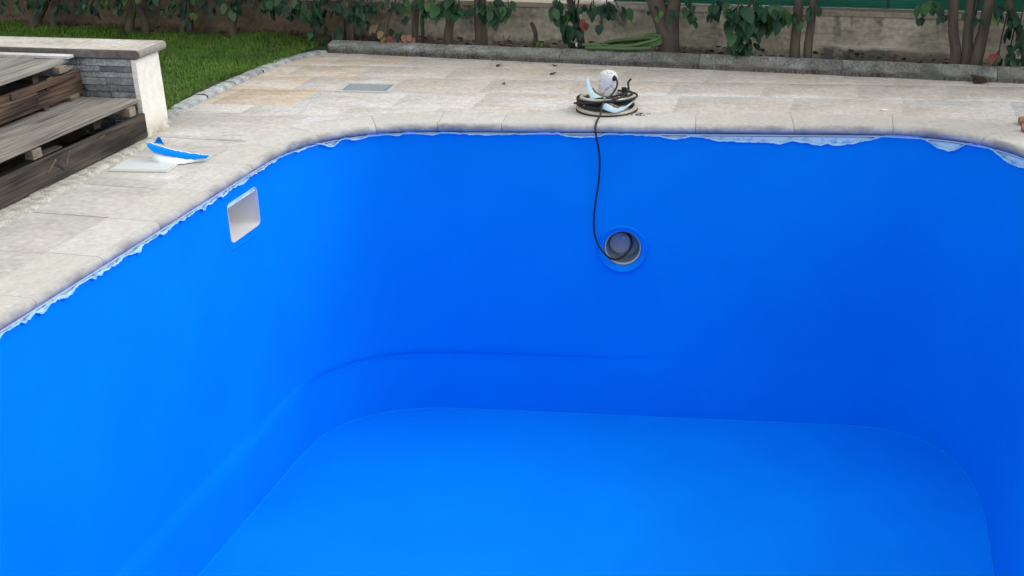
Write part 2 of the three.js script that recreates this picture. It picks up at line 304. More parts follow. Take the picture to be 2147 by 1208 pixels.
// ------------------------------------------------------------------ the swimming pool
const pool = thing('swimming_pool', 'empty rounded swimming pool coated bright blue with pale stone coping', 'swimming pool');
{
  // coping stones
  const joints = []; for (let s = 3.26; s > .2; s -= .445) joints.push(s); joints.reverse();
  joints.push(3.70, 4.02, 4.33, 4.69, 5.05, 5.42, 5.955, 6.505, 7.035, 7.56, 8.05, 8.5); for (let s = 8.97; s < LEN - .3; s += .47) joints.push(s);
  const prof = []; prof.push([.03, -.044], [.0, -.044]); for (let k = 0; k <= 9; k++) { const a = -Math.PI / 2 - Math.PI * k / 9; prof.push([-.010 + .025 * Math.cos(a), -.0195 + .0245 * Math.sin(a)]); }
  prof.push([.06, .005], [.15, .0045], [.235, .0045], [.242, -.003], [.242, -.03]);
  const pl = [0]; for (let i = 1; i < prof.length; i++) pl.push(pl[i - 1] + Math.hypot(prof[i][0] - prof[i - 1][0], prof[i][1] - prof[i - 1][1]));
  joints.forEach((s0, i) => { const s1 = i + 1 < joints.length ? joints[i + 1] : joints[0] + LEN, a = s0 + .0012, b = s1 - .0012, n = 8, uo = rr(0, 4), dy = rr(-.0006, .0006), rows = [];
    for (let k = 0; k <= n; k++) { const s = lerp(a, b, k / n), e = (k === 0 || k === n) ? 1 : 0;
      rows.push(prof.map(([d, y], j) => { const q = at(s), w = .0022 * n3(s * 7, j * .5, 2) - e * .0016 * (j > 1 && j < 14 ? 1 : 0); const m = y > -.02 ? y + dy - e * .001 : y; return [q[0] + q[2] * (d + (j < 12 ? -w : 0)), m + (j > 8 && j < 13 ? w * .5 : 0), q[1] + q[3] * (d + (j < 12 ? -w : 0))]; })); }
    const g = strip(rows, (r, j) => [(lerp(a, b, r / n) + uo) / 4, pl[j] / .4]);
    const cap = rowsEnd => { const pos = [], idx = [], uv = []; rowsEnd.forEach((p, j) => { pos.push(...p); uv.push(0, pl[j] / .4); }); for (let j = 1; j + 1 < rowsEnd.length; j++) idx.push(0, j, j + 1); return meshGeo(pos, idx, uv); };
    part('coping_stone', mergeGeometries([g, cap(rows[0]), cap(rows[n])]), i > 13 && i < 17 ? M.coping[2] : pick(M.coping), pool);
  });
  // membrane wall: column per path point (finer where the edge is torn)
  const cols = []; for (let i = 0; i < PT.length; i++) { cols.push(SP[i]); if (i + 1 < PT.length) { const L = SP[i + 1] - SP[i], patch = Math.abs(L - .44) < .01 || Math.abs(L - 2 * NR * Math.hypot(1, .13696)) < .01;
    const vis = SP[i] > 1.2 && SP[i] < 8.8, n = patch ? 1 : Math.max(1, Math.round(L / (vis ? .05 : .1))); for (let k = 1; k < n; k++) cols.push(lerp(SP[i], SP[i + 1], k / n)); } }
  const inset = s => { if (s < 3.7) return .004; if (s < 5.3) return lerp(.004, .014, sstep(3.7, 5.3, s)); if (s < 9) return lerp(.014, .07, sstep(7.7, 9, s)); return lerp(.07, .004, sstep(LEN - 3, LEN, s)); };
  const batter = s => .10 * sstep(7.6, 8.6, s) * (1 - sstep(LEN - 3, LEN, s));
  const crease = s => s < 3.95 ? -.011 : lerp(.008 * sstep(3.95, 4.2, s) - .011 * (1 - sstep(3.95, 4.1, s)), -.002, sstep(5.2, 7.0, s));
  const Y = [-.11, -.24, -.40, -.53, -.75, -.97, -1.2, -1.40, -1.446, -1.450];
  const SK = [-.11, -.40], NI = [-.53, -.97];
  const isPatch = i => { const L = cols[i + 1] - cols[i]; return Math.abs(L - .44) < .01 ? SK : Math.abs(L - 2 * NR * Math.hypot(1, .13696)) < .01 ? NI : null; };
  const pos = [], uv = [], idx = [], NV = Y.length + 7; 
  cols.forEach((s, i) => { const a = at(s), w = inset(s);
    for (let j = 0; j < NV; j++) { let d = 0, y; if (j < Y.length) { y = Y[j]; d = j === 9 ? crease(s) - batter(s) : -batter(s) * (-.11 - y) / 1.34; } else { const q = (j - Y.length + 1) / 7; d = crease(s) - batter(s) - w * q; y = -1.45 - .395 * (.75 * q + .25 * (1 - (1 - q) * (1 - q))); }
      pos.push(a[0] + a[2] * d, y, a[1] + a[3] * d); uv.push(s, y + d); }
    if (i + 1 < cols.length) { const P = isPatch(i); for (let j = 0; j < NV - 1; j++) { if (P && j < Y.length - 1 && Y[j] <= P[0] + 1e-6 && Y[j + 1] >= P[1] - 1e-6) continue; const b = i * NV + j; idx.push(b, b + NV, b + 1, b + 1, b + NV, b + NV + 1); } } });
  // torn top band, fine columns
  const gs = [meshGeo(pos, idx, uv)];
  { const rows = [[], [], []], N = 1500; for (let k = 0; k <= N; k++) { const s = LEN * k / N, e = edgeY(s), lift = -.0015 + .0 * e; rows[0].push(off(s, -.004, e)); rows[1].push(off(s, -.002, e - .008)); rows[2].push(off(s, 0, -.11)); }
    gs.push(strip(rows, (r, j) => [LEN * j / N, -.05 - r * .03])); }
  // flat pieces with the openings cut out
  const flat = (s0, s1, y0, y1, hole) => { const sh = new THREE.Shape([V(0, y0), V(s1 - s0, y0), V(s1 - s0, y1), V(0, y1)].map(p => new THREE.Vector2(p.x, p.y))); sh.holes.push(hole);
    const g = new THREE.ShapeGeometry(sh, 24), p = g.attributes.position, a = at(s0 + .001), b = at(s1 - .001), L = s1 - s0, A = off(s0, 0, 0), B = off(s1, 0, 0);
    const u2 = []; for (let i = 0; i < p.count; i++) { const t = p.getX(i) / L, y = p.getY(i); u2.push(s0 + t * L, y); p.setXYZ(i, lerp(A[0], B[0], t), y, lerp(A[2], B[2], t)); }
    g.setAttribute('uv', new THREE.Float32BufferAttribute(u2, 2)); g.computeVertexNormals(); return g; };
  const iS = cols.findIndex((s, i) => isPatch(i) === SK), iN = cols.findIndex((s, i) => isPatch(i) === NI);
  const skS = cols[iS] + .22, niS = (cols[iN] + cols[iN + 1]) / 2, niR = .112, skW = .158, skY0 = -.345, skY1 = -.138;
  const rrect = (C, x0, x1, y0, y1, r) => { const h = new C(); h.moveTo(x0 + r, y0); h.lineTo(x1 - r, y0); h.quadraticCurveTo(x1, y0, x1, y0 + r); h.lineTo(x1, y1 - r); h.quadraticCurveTo(x1, y1, x1 - r, y1); h.lineTo(x0 + r, y1); h.quadraticCurveTo(x0, y1, x0, y1 - r); h.lineTo(x0, y0 + r); h.quadraticCurveTo(x0, y0, x0 + r, y0); return h; };
  gs.push(flat(cols[iS], cols[iS + 1], SK[1], SK[0], rrect(THREE.Path, .22 - skW, .22 + skW, skY0, skY1, .028)));
  { const h = new THREE.Path(), c = (cols[iN + 1] - cols[iN]) / 2; h.absarc(c, -.745, niR, 0, Math.PI * 2, true); gs.push(flat(cols[iN], cols[iN + 1], NI[1], NI[0], h)); }
  part('liner_wall', mergeGeometries(gs.map(g => { g = g.index ? g.toNonIndexed() : g; for (const k of Object.keys(g.attributes)) if (!['position', 'normal', 'uv'].includes(k)) g.deleteAttribute(k); return g; })), M.liner, pool);
  { const pf = cols.slice(0, -1).map(s => { const p = off(s, -inset(s) - batter(s) + crease(s) + .004, 0); return [p[0], p[2]]; }); part('liner_floor', holed(pf, null, -1.843), M.liner, pool); }
  { const pf = cols.slice(0, -1).map(s => off(s, -inset(s) - batter(s) + crease(s) - .003, -1.8435)); part('floor_weld', tube(pf, .008, 700, 6, true), M.liner, pool); }
  // curled pale lip of the torn edge
  { const N = 1500, rows = [[], [], [], []]; for (let k = 0; k <= N; k++) { const s = LEN * k / N, e = edgeY(s), lf = s < 3.95, w = lf ? Math.max(.0015, .006 + .016 * n3(s * 7, 5) + .012 * n3(s * 23, 6) + .005 * n3(s * 70, 7)) : .007 + .006 * Math.abs(n3(s * 12, 5)), o = (lf ? .007 : .006) * (1 + 1.4 * n3(s * 30, 8));
      rows[0].push(off(s, -.003, e + .001)); rows[1].push(off(s, -.004 - o * .8, e + w * .15)); rows[2].push(off(s, -.006 - o * 1.2, e - w * .35)); rows[3].push(off(s, -.005 - o, e - w)); }
    part('liner_edge', strip(rows, (r, j) => [LEN * j / N, r * .015]), M.edge, pool); }
  // what shows above the tear: primer coat and the edge rail
  { const N = 400, band = (d, y0, y1) => { const r = [[], []]; for (let k = 0; k <= N; k++) { const s = LEN * k / N; r[0].push(off(s, d, y0)); r[1].push(off(s, d, y1)); } return strip(r, (q, j) => [LEN * j / N, q ? y1 : y0]); };
    part('primer_band', band(.006, -.066, -.16), M.backing, pool);
    part('seal_groove', band(.0075, -.040, -.07), M.rubber, pool);
    const rail = N2 => { const r = [[], [], [], []]; for (let k = 0; k <= N; k++) { const s = LEN * k / N; r[0].push(off(s, .007, -.0515)); r[1].push(off(s, -.004, -.0525)); r[2].push(off(s, -.004, -.060)); r[3].push(off(s, .007, -.0615)); } return strip(r); };
    part('edge_rail', toCreasedNormals(rail(), .5), M.track, pool); }
  for (const [s, y, l] of [[3.80, -.082, .03], [3.86, -.072, .045], [3.90, -.095, .02], [3.74, -.088, .022], [3.70, -.078, .016], [3.93, -.066, .03]]) part('torn_flap', strip([[off(s, -.003, y), off(s + l * .6, -.003, y + l * .45)], [off(s + l * .1, -.009, y - .007), off(s + l * .7, -.008, y + l * .4 - .006)]]), M.linerLip, pool);
  // skimmer: off white box behind a rounded mouth
  const skim = part('skimmer', (() => { const rings = [], st = [[0, 1, 0], [-.02, .985, 0], [-.28, .86, -.0]]; const sh = rrect(THREE.Shape, -skW, skW, skY0, skY1, .028).getPoints(8);
    st.forEach(([d, k]) => rings.push(sh.map(p => off(skS + p.x * k, -d, (p.y + .24) * (d < -.1 ? .9 : 1) - .24))));
    rings.forEach(r => r.push(r[0])); const a = strip(rings); const bk = new THREE.ShapeGeometry(rrect(THREE.Shape, -skW * .9, skW * .9, -.34, -.14, .03)); const pp = bk.attributes.position; for (let i = 0; i < pp.count; i++) { const q = off(skS + pp.getX(i), .275, pp.getY(i)); pp.setXYZ(i, ...q); } bk.computeVertexNormals();
    return mergeGeometries([a.toNonIndexed(), bk.toNonIndexed()]); })(), std([.80, .78, .74], .5), pool);
  { const r = rrect(THREE.Shape, -skW, skW, skY0, skY1, .028).getPoints(6).map(p => off(skS + p.x, -.001, p.y)); part('mouth_rim', tube(r.slice(0, -1), .0016, 90, 6, true), std([.84, .83, .80], .5), skim); }
  part('frame_ridge', tube([-.17, -.12, -.05, .03, .10, .15].map((t, i) => off(skS + t, .0005, -.372 - .012 * Math.cos((t + .01) * 9))), .0045, 30, 6), M.liner, skim);
  // light niche in the end wall
  const fa = at(niS), ang = Math.atan2(-fa[2], -fa[3]), niche = new THREE.Group(); niche.name = 'light_niche'; pool.add(niche); niche.position.set(fa[0], -.745, fa[1]); niche.rotation.y = ang;
  const lathe = (pts, seg = 48) => { const g = new THREE.LatheGeometry(pts.map(p => new THREE.Vector2(...p)), seg); g.rotateX(Math.PI / 2); return g; };
  part('niche_ring', lathe([[.146, -.003], [.145, .008], [.141, .0135], [.135, .0125], [.128, .007], [.118, .0055], [.113, .004], [.111, -.002], [.109, -.02]], 64), M.liner, niche);
  const metal = std([.36, .40, .43], .45), inner = std([.28, .33, .36], .4, { metalness: .25 });
  part('niche_cup', lathe([[.110, -.012], [.1085, -.03], [.106, -.07], [.098, -.074], [.094, -.105], [.088, -.108], [.084, -.125], [.03, -.128], [0, -.128]]), inner, niche);
  part('niche_flange', lathe([[.107, -.022], [.099, -.022], [.097, -.034], [.107, -.036]]), std([.50, .53, .55], .4), niche);
  const bd = lathe([[0, -.100], [.044, -.100], [.047, -.097], [.062, -.099], [.066, -.105], [.066, -.127]]); bd.translate(-.018, -.004, 0); part('back_plate', bd, metal, niche);
  const gl = new THREE.CylinderGeometry(.009, .011, .03, 12); gl.rotateX(Math.PI / 2); gl.translate(.0, .044, -.088); part('cable_gland', gl, std([.5, .5, .48], .5), niche);
  niche.traverse(o => { o.castShadow = o.receiveShadow = true; });
}

// ------------------------------------------------------------------ kerb, bed, boundary wall, screen
const SLP = Math.atan(.068), along = (x, dz = 0, y = 0) => [x, y, kz(x) + dz];
{
  const kerb = thing('bed_kerb', 'weathered grey concrete kerb edging the planting bed behind the pool', 'kerb');
  const js = [-3.76, -2.83, -1.98, -1.02, -.1, .82, 1.75, 2.7, 3.6, 4.5, 5.4];
  for (let i = 0; i + 1 < js.length; i++) {
    const a = js[i] + .0015, b = js[i + 1] - .0015, n = 10, rows = [], hh = rr(-.002, .002), o = rnd() * 50, left = i < 2;
    for (let k = 0; k <= n; k++) { const x = lerp(a, b, k / n), e = (k === 0 || k === n) ? -.002 : 0, w = .002 * n3(x * 6, o);
      const P = left ? [[0, -.05], [.0, .02], [.004, .058], [.012, .066], [.10, .078], [.12, .070], [.12, -.05]] : [[0, -.05], [.0, .022], [.006, .036], [.018, .043], [.12, .078], [.14, .070], [.14, -.05]];
      rows.push(P.map(([d, y], j) => along(x, -d - .006 * n3(x * 9, j * 1.3, o) + e * 0, y > 0 ? y + hh + w + e + .004 * n3(x * 17, j, o) : y))); }
    const footTone = g => { const p = g.attributes.position, c = []; for (let q = 0; q < p.count; q++) { const k = lerp(.42, 1, sstep(.022, .060, p.getY(q) + .02 * n3(p.getX(q) * 8, o))) * (1 + .35 * n3(p.getX(q) * 5, p.getY(q) * 40, o)); c.push(k, k, k * .98); } g.setAttribute('color', new THREE.Float32BufferAttribute(c, 3)); return g; };  // vertex colour darker towards the kerb foot, broken by noise
    const g = strip(rows, (r, j) => [lerp(a, b, r / n) + i * .37, j * .05]); const cap = r => { const p = [], id = []; r.forEach(q => p.push(...q)); for (let j = 1; j + 1 < r.length; j++) id.push(0, j, j + 1); return meshGeo(p, id); };
    part('kerb_stone', footTone(toCreasedNormals(mergeGeometries([g, cap(rows[0]), cap(rows[n])]), .7)), pick(M.kerb), kerb);
  }
  const soil = []; for (let q = 0; q <= 6; q++) { const r = []; for (let x = -10; x <= 6; x += .12) { const d = -.10 - q * .09; r.push(along(x, d, .012 - q * .009 + .012 * n3(x * 4, q * 1.1))); } soil.push(r); }
  structure('planting_bed', new THREE.Mesh(strip(soil, (i, j, p) => [p[0], p[2]]), M.soil));
  // boundary wall, texture laid over its real length: x -10..6, y -0.2..0.32
  T.wall = tex(2048, 160, (u, v) => { const x = -8 + 11 * u, y = -.06 + .36 * v, b = fbm(x * 3, y * 6, 81, 4), f = fbm(x * 30, y * 30, 83, 3), st = fbm(x * 9, y * 1.2, 86, 4), g = sstep(-3.0, -3.9, x);
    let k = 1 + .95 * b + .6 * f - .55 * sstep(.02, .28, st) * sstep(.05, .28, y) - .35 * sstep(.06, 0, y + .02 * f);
    let c = [lerp(.66, .24, g) * k, lerp(.60, .18, g) * k, lerp(.465, .12, g) * k];  // left end: browner paint, with hedge shade mixed into the colour
    const pt = sstep(.02, -.01, y - .055 - .04 * fbm(x * 7, 2, 91) - .02 * f) * sstep(-.30, -.22, x + .05 * f) * sstep(.62, .5, x), hole = fbm(x * 14, y * 16, 95, 3) > .2 ? .5 : 1; const t = pt * .93 * hole;
    const gr = sstep(.1, .3, fbm(x * 2, y * 5, 97, 3)) * .5; c = c.map((q, i) => lerp(lerp(q, [.16, .155, .14][i], t), q * .6, gr)); return c; });
  T.wall.wrapS = T.wall.wrapT = THREE.ClampToEdgeWrapping;
  const wall = thing('boundary_wall', 'low stained plaster boundary wall with flat cap behind the shrubs', 'wall', [-1.2, 0, -8.42], -SLP);
  const wm = std([1, 1, 1], .95, { map: T.wall, bumpMap: T.concBump, bumpScale: .006 });
  const wg = boxUV(box(16, .475, .2, .006), 'x'); { const p = wg.attributes.position, uv = wg.attributes.uv; for (let i = 0; i < p.count; i++) uv.setXY(i, (p.getX(i) - 1.2 - .8 + 8) / 11, (p.getY(i) + .0375 + .06) / .36); }
  const wb = part('plaster_face', wg, wm, wall); wb.position.set(-.8, .0375, -.1);
  const cp = [-8.8, -5.2, -2.9, -.65, .62, 1.9, 4.3, 7.2]; const capM = [std([.72, .64, .53], .9, { map: T.stone }), std([.85, .80, .72], .9, { map: T.stone })];  // paler cap colour has the sunlight on the cap painted in
  for (let i = 0; i + 1 < cp.length; i++) { const w = cp[i + 1] - cp[i] - .004, m = part('wall_cap', boxUV(box(w, .037, .235, .005), 'x', rnd()), capM[i % 2], wall); m.position.set((cp[i] + cp[i + 1]) / 2, .2945, -.1 + rr(-.002, .002)); }
  const scr = thing('privacy_screen', 'dark green ribbed privacy screen standing on the boundary wall', 'screen', [-1.2, .315, -8.52], -SLP);
  const gm = [std([.03, .28, .18], .5), std([.034, .31, .195], .5)];
  for (const [x0, x1] of [[-.50, 1.35], [1.37, 3.4], [3.42, 6], [-8.8, -5.6], [-5.58, -1.92]]) {
    const pr = []; for (let y = 0; y < 1.5; y += .0105) pr.push([y, 0], [y + .0022, -.004], [y + .0045, .004], [y + .0085, .004]); 
    const rows = pr.map(([y, d]) => [[x0, y, d], [x1, y, d]]); part('ribbed_panel', toCreasedNormals(strip(rows), .3), pick(gm), scr); }
  for (const x of [-1.92, -.52, 1.36, 3.41]) { const p = part('post', box(.03, 1.55, .03, .004), std([.03, .09, .06], .5), scr); p.position.set(x, .775, -.025); }
  structure('footpath', new THREE.Mesh(holed([[-12, -16], [8, -16], [8, -8.2], [-12, -9.4]], null, -.11), M.path));
}

// ------------------------------------------------------------------ lawn and its edging
{
  structure('lawn', new THREE.Mesh(holed([[-14, -9.2], [-3.70, -8.3], [-3.74, -8.06], [-3.93, -8.0], [-4.02, -7.4], [-4.07, -6.6], [-4.05, -5.9], [-14, -5.9]], null, .012), M.lawn));
  const ed = thing('lawn_edging', 'rough grey stone edging strip between the lawn and the paving', 'edging');
  const ep = [[-3.905, -5.90], [-4.00, -6.35], [-4.015, -6.85], [-3.985, -7.4], [-3.93, -7.80], [-3.80, -8.04]];
  const ctr = t => { const c = new THREE.CatmullRomCurve3(ep.map(p => V(p[0], 0, p[1]))); const p = c.getPointAt(t), q = c.getTangentAt(t); return [p, q]; };
  for (let i = 0; i < 6; i++) { const rows = [], o = rnd() * 40; for (let k = 0; k <= 8; k++) { const [p, q] = ctr(clamp((i + .01 + k / 8 * .98) / 6)); const nx = q.z, nz = -q.x;
      rows.push([[.055, -.03], [.05, .008], [.035, .016], [-.03, .02], [-.055, .014], [-.07, -.03]].map(([d, y], j) => { const w = d + .012 * n3(k * .7 + i * 9, j, o); return [p.x - nx * -w, y + (y > 0 ? .006 * n3(k * .9, j * 2, o) : 0), p.z - nz * -w]; })); }
    part('edging_stone', strip(rows, (r, j) => [r * .07 + i, j * .03]), pick(M.edging), ed); }
  // grass: clumps of blades, one mass
  const blade = (x, z, h, lean, dir, w) => { const dx = Math.cos(dir), dz = Math.sin(dir), sx = -dz * w, sz = dx * w; return [[x - sx, 0, z - sz], [x + sx, 0, z + sz], [x + dx * lean * .4 + sx * .7, h * .6, z + dz * lean * .4 + sz * .7], [x + dx * lean * .4 - sx * .7, h * .6, z + dz * lean * .4 - sz * .7], [x + dx * lean, h, z + dz * lean]]; };
  const P = [], I = []; for (let i = 0; i < 9; i++) { const b = P.length / 3; blade(rr(-.02, .02), rr(-.02, .02), rr(.022, .045), rr(.008, .03), rr(0, 6.28), rr(.0018, .003)).forEach(q => P.push(...q)); I.push(b, b + 1, b + 2, b, b + 2, b + 3, b + 3, b + 2, b + 4); }
  const N = 26000, gm = std([1, 1, 1], .7), im = new THREE.InstancedMesh(meshGeo(P, I), gm, N); im.name = 'grass'; im.userData.kind = 'stuff'; im.castShadow = im.receiveShadow = true;
  tag(im, 'short green lawn grass beyond the low wall and steps', 'grass');
  const m4 = new THREE.Matrix4(), q4 = new THREE.Quaternion(), c = new THREE.Color(); let k = 0;
  while (k < N) { const x = rr(-8.6, -3.93), z = rr(-8.75, -5.93); const edge = x > (z > -6.4 ? lerp(-3.94, -4.05, (-5.9 - z) / .5) : z > -7.2 ? -4.06 : lerp(-4.06, -3.84, (-7.2 - z) / .8)) + .02 * n3(z * 8, 1); if (edge || z < kz(x) - .38 + .1 * n3(x * 3, 4)) continue;
    const s = (.8 + .5 * n3(x * 2, z * 2) + rr(-.2, .35)) * (z < kz(x) - .1 ? 1.4 : 1); m4.compose(V(x, .01, z), q4.setFromEuler(new THREE.Euler(rr(-.15, .15), rr(0, 6.28), rr(-.15, .15))), V(s, s * rr(.8, 1.2), s)); im.setMatrixAt(k, m4);
    const t = clamp(.5 + .8 * fbm(x * 2.2, z * 2.2, 5) + rr(-.25, .25)), y = rnd() < .05 ? 1 : 0; c.setRGB(lerp(.060, .150, t) + y * .08, lerp(.145, .285, t) + y * .06, lerp(.018, .030, t) + y * .01); im.setColorAt(k, c); k++; }
  scene.add(im);
}

// ------------------------------------------------------------------ low wall with slate strips
{
  const w = thing('low_wall', 'low garden wall clad in grey slate strips with pale capstone and white rendered end', 'wall', [-3.83, 0, -5.70]);
  const rend = tile((u, v) => fbm(u * 6, v * 6, 101, 4)), sp = tile((u, v) => fbm(u * 30, v * 30, 104, 3));
  const tr = tex(256, 512, (u, v) => { const r = rend(u, v), s = sp(u, v), low = sstep(.30, .02, v + .15 * r); let k = .95 + .25 * r + .2 * s; if (s > .22 + .1 * (1 - low)) k *= .45; const st = low * clamp(.55 + 1.5 * r + .9 * s); return [lerp(.93 * k, .33, st), lerp(.90 * k, .28, st), lerp(.80 * k, .20, st)]; });
  const mr = std([1, 1, 1], .92, { map: tr, bumpMap: T.concBump, bumpScale: .004 });
  const core = part('wall_core', boxUV(box(4, .455, .16, .003), 'x'), std([.3, .3, .3], .95, { map: T.concrete }), w); core.position.set(-2.06, .2175, -.125);
  // white end, slightly uneven
  { const g = new THREE.BoxGeometry(.03, .45, .235, 1, 10, 5), p = g.attributes.position, uv = g.attributes.uv; for (let i = 0; i < p.count; i++) { const y = p.getY(i), z = p.getZ(i); p.setX(i, p.getX(i) + .003 * n3(y * 9, z * 9)); uv.setXY(i, (z + .12) / .3, (y + .225) / .45); } g.computeVertexNormals(); const m = part('rendered_end', g, mr, w); m.position.set(-.003, .215, -.105); }
  let y = .005; while (y < .437) { const h = Math.min(rr(.026, .042), .446 - y); let x = -.022 - rr(0, .01) * 0; 
    while (x > -1.3) { const L = rr(.14, .42), m = part('slate_strip', boxUV(box(L - .003, h - .002, .03, .003), 'x', rnd(), rnd()), pick(M.slate), w); m.position.set(x - L / 2, y + h / 2, rr(-.036, -.018)); x -= L; } y += h; }
  // capstone pieces with rounded nose
  const capG = (L, end) => { const s = new THREE.Shape(); const x1 = L, r = .018; s.moveTo(0, 0); s.lineTo(x1 - r, 0); s.quadraticCurveTo(x1, .002, x1, .019); s.quadraticCurveTo(x1, .037, x1 - r, .038); s.lineTo(0, .038); s.closePath();
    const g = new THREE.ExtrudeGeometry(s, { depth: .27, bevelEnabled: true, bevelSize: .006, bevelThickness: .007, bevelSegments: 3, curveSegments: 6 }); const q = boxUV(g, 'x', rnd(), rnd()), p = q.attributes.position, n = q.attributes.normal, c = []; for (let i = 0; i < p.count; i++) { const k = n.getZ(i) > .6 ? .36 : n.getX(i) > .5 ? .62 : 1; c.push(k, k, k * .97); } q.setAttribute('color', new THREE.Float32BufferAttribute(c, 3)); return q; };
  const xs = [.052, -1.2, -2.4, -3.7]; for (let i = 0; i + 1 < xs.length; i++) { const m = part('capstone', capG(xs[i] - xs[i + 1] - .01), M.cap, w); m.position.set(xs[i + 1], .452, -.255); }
}

// ------------------------------------------------------------------ wooden steps
{
  const st = thing('wooden_steps', 'two weathered wooden pallet board steps ending at the slate wall', 'steps', [-3.80, 0, -5.665]);
  const L = 3.6, wood = (w, h, mats, x, y, len = L, z0 = 0, tilt = 0) => { const g = boxUV(box(w, h, len, .004), 'z', rnd() * 3, rnd(), .6, 2.2); const p = g.attributes.position; const o = rnd() * 30; for (let i = 0; i < p.count; i++) p.setX(i, p.getX(i)); const m = new THREE.Mesh(g, mats); return [g, mats, x, y, z0 + len / 2, tilt]; };
  const put = (name, a) => { const m = part(name, a[0], a[1], st); m.position.set(a[2], a[3], a[4]); m.rotation.z = a[5]; return m; };
  // lower tread planks (front at x = -0.02 back to -0.37), upper tread
  for (let i = 0; i < 5; i++) put('tread_plank', wood(.0715, .024, pick(M.greyWood), -.052 - i * .0785, .222 + rr(-.003, .003), L, rr(0, .02), rr(-.02, .02)));
  for (let i = 0; i < 9; i++) put('tread_plank', wood(.086, .024, pick(M.greyWood), -.425 - i * .094, .449 + rr(-.003, .003), L, .045 + rr(-.01, .02), rr(-.02, .02)));
  // risers
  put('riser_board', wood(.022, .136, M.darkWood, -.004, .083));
  put('riser_board', wood(.022, .134, M.brownWood, -.373, .322));
  // a split, lighter board nailed over the upper riser
  put('patch_board', wood(.008, .075, M.brownWood2, -.359, .318, .9, .40, .02));
  put('patch_board', wood(.010, .035, M.brownWood, -.354, .372, .55, .06));
  // blocks and spacers in the gaps
  const blk = (x, y, z, w, h, d, m = M.block, ry = 0) => { const q = part('spacer_block', boxUV(box(w, h, d, .004), 'z', rnd(), rnd()), m, st); q.position.set(x, y, z); q.rotation.y = ry; };
  blk(-.385, .418, .16, .07, .036, .07); blk(-.38, .405, .09, .03, .012, .12, M.greyWood[0], .3); blk(-.375, .248, .10, .05, .030, .08); blk(-.37, .247, .34, .02, .03, .04, M.darkWood);
  blk(-.03, .182, .10, .06, .050, .06); blk(-.035, .181, .92, .05, .048, .07); blk(-.04, .160, .80, .05, .012, .16, M.darkWood);
  blk(-.02, .009, .09, .05, .018, .10, M.greyWood[0]); blk(-.02, .009, .98, .05, .018, .14, M.greyWood[0]); blk(-.03, .180, 1.8, .06, .05, .1); blk(-.38, .417, 1.3, .07, .036, .08);
  // chips and scraped slivers
  for (const [x, y, z, l, a] of [[.009, .10, .86, .10, .5], [.009, .085, .80, .09, -.7], [.009, .128, .42, .05, .1], [.009, .11, .72, .07, .9], [-.358, .345, .30, .04, .2], [-.358, .395, .28, .05, .1]]) { const g = part('wood_sliver', boxUV(box(.004, .012, l, .0015), 'z', rnd()), M.brownWood2, st); g.position.set(x, y, z); g.rotation.x = a; }
  // shadowed inside of the steps: bearers
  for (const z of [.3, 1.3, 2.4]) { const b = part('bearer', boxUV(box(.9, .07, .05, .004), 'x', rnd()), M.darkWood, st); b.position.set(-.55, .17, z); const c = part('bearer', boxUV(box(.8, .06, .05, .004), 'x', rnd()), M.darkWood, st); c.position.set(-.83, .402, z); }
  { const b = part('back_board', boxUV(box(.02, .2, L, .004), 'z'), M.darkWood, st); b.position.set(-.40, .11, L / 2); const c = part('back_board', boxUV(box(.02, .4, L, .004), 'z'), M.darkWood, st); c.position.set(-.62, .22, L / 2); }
  const wb = thing('white_batten', 'white painted batten lying on the top step along the slate wall', 'batten', [-4.84, .468, -5.60]);
  part('batten', boxUV(box(1.36, .018, .055, .004), 'x', 0, 0), std([.82, .83, .84], .7, { map: T.stone }), wb);
  // rough stone ledge at the foot of the steps
  const led = thing('stone_ledge', 'rough pale mortar ledge on the deck along the foot of the wooden steps', 'ledge');
  const rows = []; for (let k = 0; k <= 90; k++) { const z = -5.66 + k * .035; const w = .012 * n3(z * 11, 1) + .008 * n3(z * 40, 2), x0 = lerp(-3.755, -3.68, clamp((z + 5.66) / 1.2)); rows.push([[-3.86, .006], [x0 - .015, .014 + .004 * n3(z * 30, 6)], [x0, .010], [x0 + .012 + w, .005 + .003 * n3(z * 50, 7)], [x0 + .028 + w * 1.4, -.004]].map(([x, y], j) => [x + (j > 1 ? .006 * n3(z * 26, j * 3) : 0), y, z])); }
  part('ledge', strip(rows, (r, j, p) => [p[0] * 2, p[2] * 2]), std([.72, .68, .60], .97, { map: T.concrete, bumpMap: T.concBump, bumpScale: .006 }), led);
}

